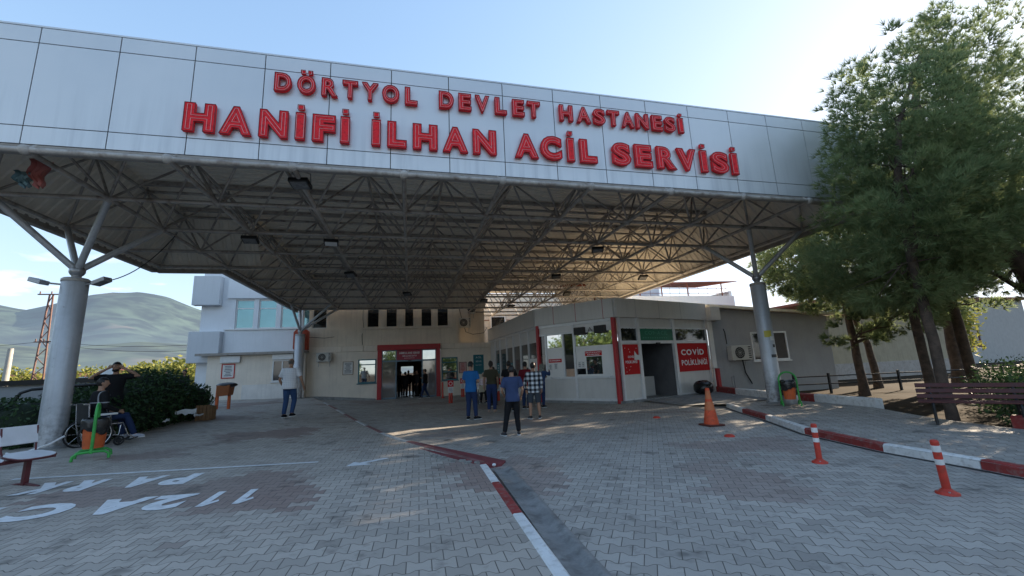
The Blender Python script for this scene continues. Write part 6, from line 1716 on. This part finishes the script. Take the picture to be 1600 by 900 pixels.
# ------------------------------------------------------------------ street furniture
def traffic_cone(x, y, s):
    z = gz(x, y)
    r_ = empty('traffic_cone', (x, y, z), 'tall faded orange traffic cone with a square base near the clinic', 'traffic cone')
    mb = MB(); mb.box(x - .22, x + .22, y - .22, y + .22, z + .004, z + .045); o = mb.build('base', mk('cone_base', (.12, .03, .02), .7), r_); bevel(o, .02)
    mb = MB(); mb.lathe([(.175, .045), (.168, .1), (.127, .34), (.124, .36), (.083, .6), (.08, .62), (.05, .86), (.045, .9), (.03, .9), (.028, .85)], (x, y, z), 24); b_ = mb.build('body', M['cone'], r_)
    mb = MB(); mb.lathe([(.1245, .375), (.09, .578)], (x, y, z), 24); mb.build('faded_band', mk('faded_orange', (.55, .16, .06), .6), b_)
    mb = MB(); mb.lathe([(.0775, .64), (.053, .84)], (x, y, z), 24); mb.build('faded_band', MATS['faded_orange'], b_)
traffic_cone(7.21, 9.26, 1)
def delineator(label, x, y, h, tilt=(0, 0)):
    z = gz(x, y)
    r_ = empty('bollard', (x, y, z), label, 'bollard', 'red flexible bollards by the right kerb')
    ax = Vector((tilt[0], tilt[1], 1)).normalized()
    mb = MB(); mb.lathe([(.105, .0), (.105, .018), (.085, .03), (.052, .05), (.045, .06)], (x, y, z), 20); mb.build('base', M['delin'], r_)
    mb = MB()
    for k in range(4):
        t = PI / 4 + k * PI / 2; mb.tube((x + .075 * math.cos(t), y + .075 * math.sin(t), z + .02), (x + .075 * math.cos(t), y + .075 * math.sin(t), z + .04), .012, 6)
    mb.build('bolt', M['steel'], r_)
    b = Vector((x, y, z + .05))
    mb = MB(); mb.tube(b, b + ax * (h - .06), .04, 16); mb.tube(b + ax * (h - .06), b + ax * (h - .045), .04, 16, r1=.03); p_ = mb.build('tube', M['delin'], r_)
    for a, c in ((h - .17, h - .1), (h - .31, h - .25)):
        mb = MB(); mb.tube(b + ax * a, b + ax * c, .0415, 16); mb.build('reflector', M['reflect'], p_)
delineator('farther of the two red bollards with white bands in front of the kerb', 6.0, 5.4, .56)
delineator('nearer, leaning red bollard with white bands in front of the kerb', 5.87, 3.76, .58, (-.09, -.02))
def sign_bollard(label, x, y):
    z = gz(x, y)
    r_ = empty('sign_bollard', (x, y, z), label, 'bollard', 'low red posts with small signs')
    for s in (-1, 1):
        mb = MB(); mb.tube((x + s * .055, y, z), (x + s * .055, y, z + .5), .05, 10); mb.build('post', M['delin'], r_)
    mb = MB(); mb.box(x - .12, x + .12, y - .07, y - .05, z + .5, z + .98); b_ = mb.build('plate', M['sign_wht'], r_)
    mb = MB(); mb.box(x - .15, x + .15, y - .075, y - .055, z + .8, z + 1.12)
    mb.build('red_plate', M['sign_red'], r_)
    mb = MB(); mb.path([(x + .085 * math.cos(2 * PI * k / 18), y - .08, z + .96 + .085 * math.sin(2 * PI * k / 18)) for k in range(18)], .016, 5, closed=True); mb.build('ring', M['sign_wht'], b_)
    mb = MB()
    for k in range(4): mb.box(x - .09, x + .09, y - .074, y - .0705, z + .53 + k * .065, z + .56 + k * .065)
    mb.build('print', M['ink'], b_)
sign_bollard('low red sign post standing alone right of the red doorway', 2.02, 21.98)
sign_bollard('low red sign post against the wall under the framed pink notice', 3.17, 26.4)
sign_bollard('low red sign post among the waiting people by the grey glazed side', 4.35, 21.4)
mb = MB(); mb.tube((1.95, 26.4, .0), (1.95, 26.4, .95), .05, 10); mb.lathe([(.12, 0), (.12, .03), (.05, .05)], (1.95, 26.4, 0), 14); tag(mb.build('thin_post', M['delin']), 'plain thin red post at the right foot of the red doorway', 'post')
# bins
def framed_bin(label, x, y, z, rz, bag=True):
    r_ = empty('litter_bin', (x, y, z), label, 'litter bin', 'orange bins in green frames', rz); OFF[r_.name] = Vector((0, 0, 0))
    mb = MB(); w = .23; pts = [(-w, 0, .12)] + [(-w, 0, .72)] + [(-w * math.cos(PI * k / 10), 0, .78 + w * 1.0 * math.sin(PI * k / 10)) for k in range(11)] + [(w, 0, .72), (w, 0, .12)]
    mb.path(pts, .026, 10); lbuild(mb, 'hoop', M['green'], r_)
    for s in (-1, 1):
        mb = MB(); mb.path([(s * w, -.25, .015), (s * w, -.24, .1), (s * w, -.18, .145), (s * w, 0, .155), (s * w, .18, .145), (s * w, .24, .1), (s * w, .25, .015)], .024, 8); lbuild(mb, 'foot', M['green'], r_)
    mb = MB(); mb.lathe([(.15, .2), (.185, .66), (.19, .68), (.175, .68), (.14, .22), (0, .22)], (0, 0, 0), 20); lbuild(mb, 'bucket', M['orange'], r_)
    mb = MB(); mb.tube((-w, 0, .5), (w, 0, .5), .012, 6); lbuild(mb, 'pivot', M['steel'], r_)
    if bag:
        rg_ = random.Random(int(x * 10)); mb = MB(); n = 26; V = []
        for zz_, rr_ in ((.7, .15), (.745, .2), (.72, .215), (.64, .212), (.55, .205), (.5, .195)):
            for k in range(n):
                t = 2 * PI * k / n; q = rr_ * (1 + rg_.uniform(-.05, .05)); V.append((q * math.cos(t), q * math.sin(t), zz_ + rg_.uniform(-.02, .02) - (.05 * math.sin(t * 2) if zz_ < .6 else 0)))
        mb.add(V, [(i * n + k, i * n + (k + 1) % n, (i + 1) * n + (k + 1) % n, (i + 1) * n + k) for i in range(5) for k in range(n)], 0, True); lbuild(mb, 'bin_bag', M['bag'], r_)
framed_bin('orange litter bin with a black bag in a green frame by the wheelchair', -5.85, 10.0, zl(-5.85, 10.0), R(116))
framed_bin('orange litter bin with a black bag in a green frame by the right hand column', 11.25, 10.75, .105, R(-40))
r_ = empty('litter_bin', (-7.95, 21.4, zl(-7.95, 21.4)), 'square orange bin on two posts at the end of the hedge', 'litter bin')
x, y, z = -7.95, 21.4, zl(-7.95, 21.4)
for s in (-.27, .2):
    mb = MB(); mb.box(x + s - .05, x + s + .05, y - .05, y + .05, z, z + (1.0 if s < 0 else .6)); mb.build('post', M['orange'], r_)
mb = MB(); mb.add([(x - .2, y - .28, z + .55), (x + .26, y - .28, z + .58), (x + .26, y + .25, z + .58), (x - .2, y + .25, z + .55), (x - .22, y - .32, z + 1.02), (x + .3, y - .32, z + 1.02), (x + .3, y + .3, z + 1.02), (x - .22, y + .3, z + 1.02)], [(0, 3, 2, 1), (4, 5, 6, 7), (0, 1, 5, 4), (1, 2, 6, 5), (2, 3, 7, 6), (3, 0, 4, 7)]); o = mb.build('box', mk('brown_orange', (.32, .1, .03), .6), r_); bevel(o, .02)
mb = MB(); mb.ball((x + .08, y, z + 1.02), (.42, .34, .12), 14); mb.build('bin_bag', M['bag'], r_)
def bag(label, x, y, z, r, h, seed):
    rg_ = random.Random(seed); mb = MB(); n, m_ = 22, 12; V = []
    for i in range(m_ + 1):
        ph = PI * i / m_
        for k in range(n):
            t = 2 * PI * k / n; w = 1 + .13 * noise.noise(Vector((math.cos(t) * 2, math.sin(t) * 2, ph * 1.6 + seed))) + rg_.uniform(-.03, .03)
            V.append((x + r * w * (math.sin(ph) ** .6) * math.cos(t), y + r * w * (math.sin(ph) ** .6) * math.sin(t), z + h * (.5 - .5 * math.cos(ph)) * (1 + .06 * rg_.uniform(-1, 1))))
    mb.add(V, [(i * n + k, i * n + (k + 1) % n, (i + 1) * n + (k + 1) % n, (i + 1) * n + k) for i in range(m_) for k in range(n)], 0, True)
    return tag(mb.build('rubbish_bag', M['bag']), label, 'rubbish bag')
bag('full black rubbish bag lying by the clinic door under the large red sign', 12.75, 16.6, .09, .42, .58, 3)
r_ = empty('rubbish_bin', (11.72, 11.2, .105), 'grey bin lined with a black bag between the column and the green framed bin', 'rubbish bin')
mb = MB(); mb.lathe([(.2, .0), (.24, .62), (.22, .62), (.18, .02)], (11.72, 11.2, .105), 18); mb.build('bucket', M['steel'], r_)
rg = random.Random(5); mb = MB(); n = 24; V = []
for zz_, rr_ in ((.7, .05), (.74, .16), (.7, .25), (.55, .27), (.4, .262), (.28, .25)):
    for k in range(n):
        t = 2 * PI * k / n; q = rr_ * (1 + rg.uniform(-.05, .05)); V.append((11.72 + q * math.cos(t), 11.2 + q * math.sin(t), .105 + zz_ + rg.uniform(-.025, .025)))
mb.add(V, [(i * n + k, i * n + (k + 1) % n, (i + 1) * n + (k + 1) % n, (i + 1) * n + k) for i in range(5) for k in range(n)], 0, True); mb.build('bin_bag', M['bag'], r_)
# bench
bx, by, bz = 10.78, 6.12, .105
br = empty('park_bench', (bx, by, bz), 'maroon slatted park bench with dark iron legs under the pine', 'bench', None, R(-57)); OFF[br.name] = Vector((0, 0, 0))
for k in range(3):
    mb = MB(); mb.box(-.8, .8, -.2 + k * .14, -.09 + k * .14, .43 + .004 * k, .465 + .004 * k); o = lbuild(mb, 'seat_slat', M['bench_wood'], br); bevel(o, .008)
for k in range(3):
    mb = MB(); mb.obox((0, .27 + k * .03, .53 + k * .11), (.8, 0, 0), (0, .016, -.004), (0, .011, .042)); o = lbuild(mb, 'back_slat', M['bench_wood'], br); bevel(o, .008)
for s in (-.58, .58):
    mb = MB(); mb.path([(s, -.22, .0), (s, -.17, .2), (s, -.2, .36), (s, -.19, .42), (s, 0, .425), (s, .2, .425), (s, .27, .5), (s, .35, .79)], .024, 8); mb.path([(s, .2, .42), (s, .2, .22), (s, .3, .0)], .024, 8); mb.path([(s, -.17, .2), (s, .02, .3), (s, .2, .22)], .018, 6); lbuild(mb, 'leg', M['black'], br)
# linked white seats at the left edge
sx, sy = -5.42, 7.95
sr = empty('linked_seats', (sx, sy, zl(sx, sy) - .03), 'row of linked white seats on a maroon steel frame at the left edge', 'bench', None, R(-117.3)); OFF[sr.name] = Vector((0, 0, 0))
for k in range(3):
    u = k * .56
    mb = MB(); V = []; n = 20
    for t_ in (0, .025):
        for q in range(n):
            t = 2 * PI * q / n; V.append((u + .24 * (abs(math.cos(t)) ** .6) * (1 if math.cos(t) >= 0 else -1), .02 + .21 * (abs(math.sin(t)) ** .6) * (1 if math.sin(t) >= 0 else -1), .43 + t_ - .035 * math.sin(t)))
    mb.add(V, [tuple(range(n - 1, -1, -1)), tuple(range(n, 2 * n))] + [(q, (q + 1) % n, n + (q + 1) % n, n + q) for q in range(n)]); o = lbuild(mb, 'seat', M['seat_white'], sr)
    mb = MB(); mb.path([(u + .242 * (abs(math.cos(2 * PI * q / n)) ** .6) * (1 if math.cos(2 * PI * q / n) >= 0 else -1), .02 + .212 * (abs(math.sin(2 * PI * q / n)) ** .6) * (1 if math.sin(2 * PI * q / n) >= 0 else -1), .437 - .035 * math.sin(2 * PI * q / n)) for q in range(n)], .014, 5, closed=True); lbuild(mb, 'rim', M['maroon'], o)
    mb = MB(); mb.obox((u, -.27, .72), (.21, 0, 0), (0, .014, .004), (0, -.03, .13)); o = lbuild(mb, 'backrest', M['seat_white'], sr); bevel(o, .01)
    for s in (-1, 1):
        mb = MB(); mb.path([(u + s * .17, -.08, .42), (u + s * .18, -.2, .44), (u + s * .19, -.235, .52), (u + s * .2, -.285, .84)], .013, 6); lbuild(mb, 'back_tube', M['maroon'], sr)
mb = MB(); mb.box(-.3, 1.45, -.03, .03, .36, .41); lbuild(mb, 'beam', M['maroon'], sr)
for u in (.0, 1.12):
    mb = MB(); mb.box(u - .03, u + .03, -.03, .03, .03, .36); mb.path([(u, -.3, .015), (u, -.2, .03), (u, 0, .05), (u, .2, .03), (u, .3, .015)], .022, 6); lbuild(mb, 'leg', M['maroon'], sr)
# hose round the left column, crate, litter, studs, rubble
mb = MB(); mb.path([(XCL + .55, YCL - .5, zl(XCL, YCL) + .28), (XCL + .45, YCL - .7, zl(XCL, YCL) + .16), (XCL + .2, YCL - .85, zl(XCL, YCL) + .06), (XCL - .1, YCL - .8, zl(XCL, YCL) + .02), (XCL - .35, YCL - .55, zl(XCL, YCL) + .02)], .022, 8); tag(mb.build('hose', M['white_p']), 'white hose lying round the foot of the thick silver column', 'hose')
r_ = empty('wooden_crate', (-6.78, 16.9, zl(-6.8, 17)), 'small brown wooden crate standing at the foot of the hedge', 'crate')
for k in range(4):
    mb = MB(); x = -6.98 + k * .11; mb.box(x, x + .09, 16.6, 16.62, zl(-6.8, 17), zl(-6.8, 17) + .5); mb.build('board', M['wood'], r_)
for z in (.08, .4):
    mb = MB(); mb.box(-7.0, -6.54, 16.625, 16.65, zl(-6.8, 17) + z, zl(-6.8, 17) + z + .07); mb.build('batten', M['wood'], r_)
mb = MB(); mb.box(-7.0, -6.52, 16.66, 17.0, zl(-6.8, 17) + .005, zl(-6.8, 17) + .45); mb.build('case', M['wood'], r_)
for k, (x, y, a, s) in enumerate(((-6.75, 15.4, .3, .3), (-6.72, 16.2, -.4, .14), (-6.9, 14.6, .1, .12))):
    rg_ = random.Random(k); mb = MB(); n = 7; z = zl(x, y) + (.32 if k == 0 else .2)
    V = [(x + (i / (n - 1) - .5) * s * 2, y - .02 + .05 * rg_.random(), z + (j / 3) * s * .45 + rg_.uniform(-.02, .02) * 2) for i in range(n) for j in range(4)]
    mb.add(V, [(i * 4 + j, i * 4 + j + 1, (i + 1) * 4 + j + 1, (i + 1) * 4 + j) for i in range(n - 1) for j in range(3)], 0, True); tag(mb.build('plastic_scrap', M['white_p']), ('largest white plastic scrap caught low in the hedge', 'small white plastic scrap in the hedge nearest the crate', 'small white plastic scrap in the hedge nearest the wheelchair')[k], 'litter')
for k, (x, y) in enumerate(((6.49, 7.83), (6.96, 11.26))):
    z = gz(x, y); mb = MB(); mb.lathe([(.11, .0), (.1, .02), (.06, .045), (0, .05)], (x, y, z), 14); tag(mb.build('road_stud', M['delin']), ('nearer flat red road stud on the forecourt', 'farther flat red road stud on the forecourt')[k], 'road stud')
rg = random.Random(31)
def stone(x, y, s, z, label, cat='rubble', group=None):
    mb = MB(); n = 7; V = [(x + s * rg.uniform(.6, 1.1) * math.cos(2 * PI * k / n), y + s * .8 * rg.uniform(.6, 1.1) * math.sin(2 * PI * k / n), z - .02) for k in range(n)]
    V += [(v[0] * .75 + x * .25, v[1] * .75 + y * .25, z + s * rg.uniform(.25, .5)) for v in V]
    mb.add(V, [tuple(range(n, 2 * n))] + [(k, (k + 1) % n, n + (k + 1) % n, n + k) for k in range(n)])
    o = mb.build('rubble_stone', M['rubble']); return tag(o, label, cat, group)
for k in range(16):
    t = rg.random(); x = .42 + t * .62 + rg.uniform(-.08, .08); y = 8.3 - t * 1.0 + rg.uniform(-.12, .12) - .12
    stone(x, y, rg.uniform(.035, .09), zl(x, y) if x < xk(y) else zr(x, y), 'broken grey paving fragment lying in the gap beside the red kerb slab', 'rubble', 'rubble at the broken kerb')
mb = MB(); mb.ball((1.36, 7.22, zr(1.36, 7.2) + .04), (.035, .03, .025), 8); tag(mb.build('crumpled_wrapper', M['white_p']), 'crumpled white wrapper in the gutter at the broken kerb', 'litter')
for k, (x, y, s, l) in enumerate(((10.9, 12.2, .07, 'small white paper scrap on the sidewalk behind the cone'), (12.9, 15.0, .06, 'small white paper scrap at the foot of the red kerb wall'), (5.2, 17.5, .05, 'tiny pale scrap at the foot of the kiosk'))):
    z = .11 if k < 2 else .02; mb = MB(); mb.add([(x - s, y - s, z), (x + s, y - s * .7, z + .02), (x + s * .8, y + s, z + .005), (x - s, y + s, z + .03)], [(0, 1, 2), (0, 2, 3)]); tag(mb.build('paper_scrap', M['paper']), l, 'litter')
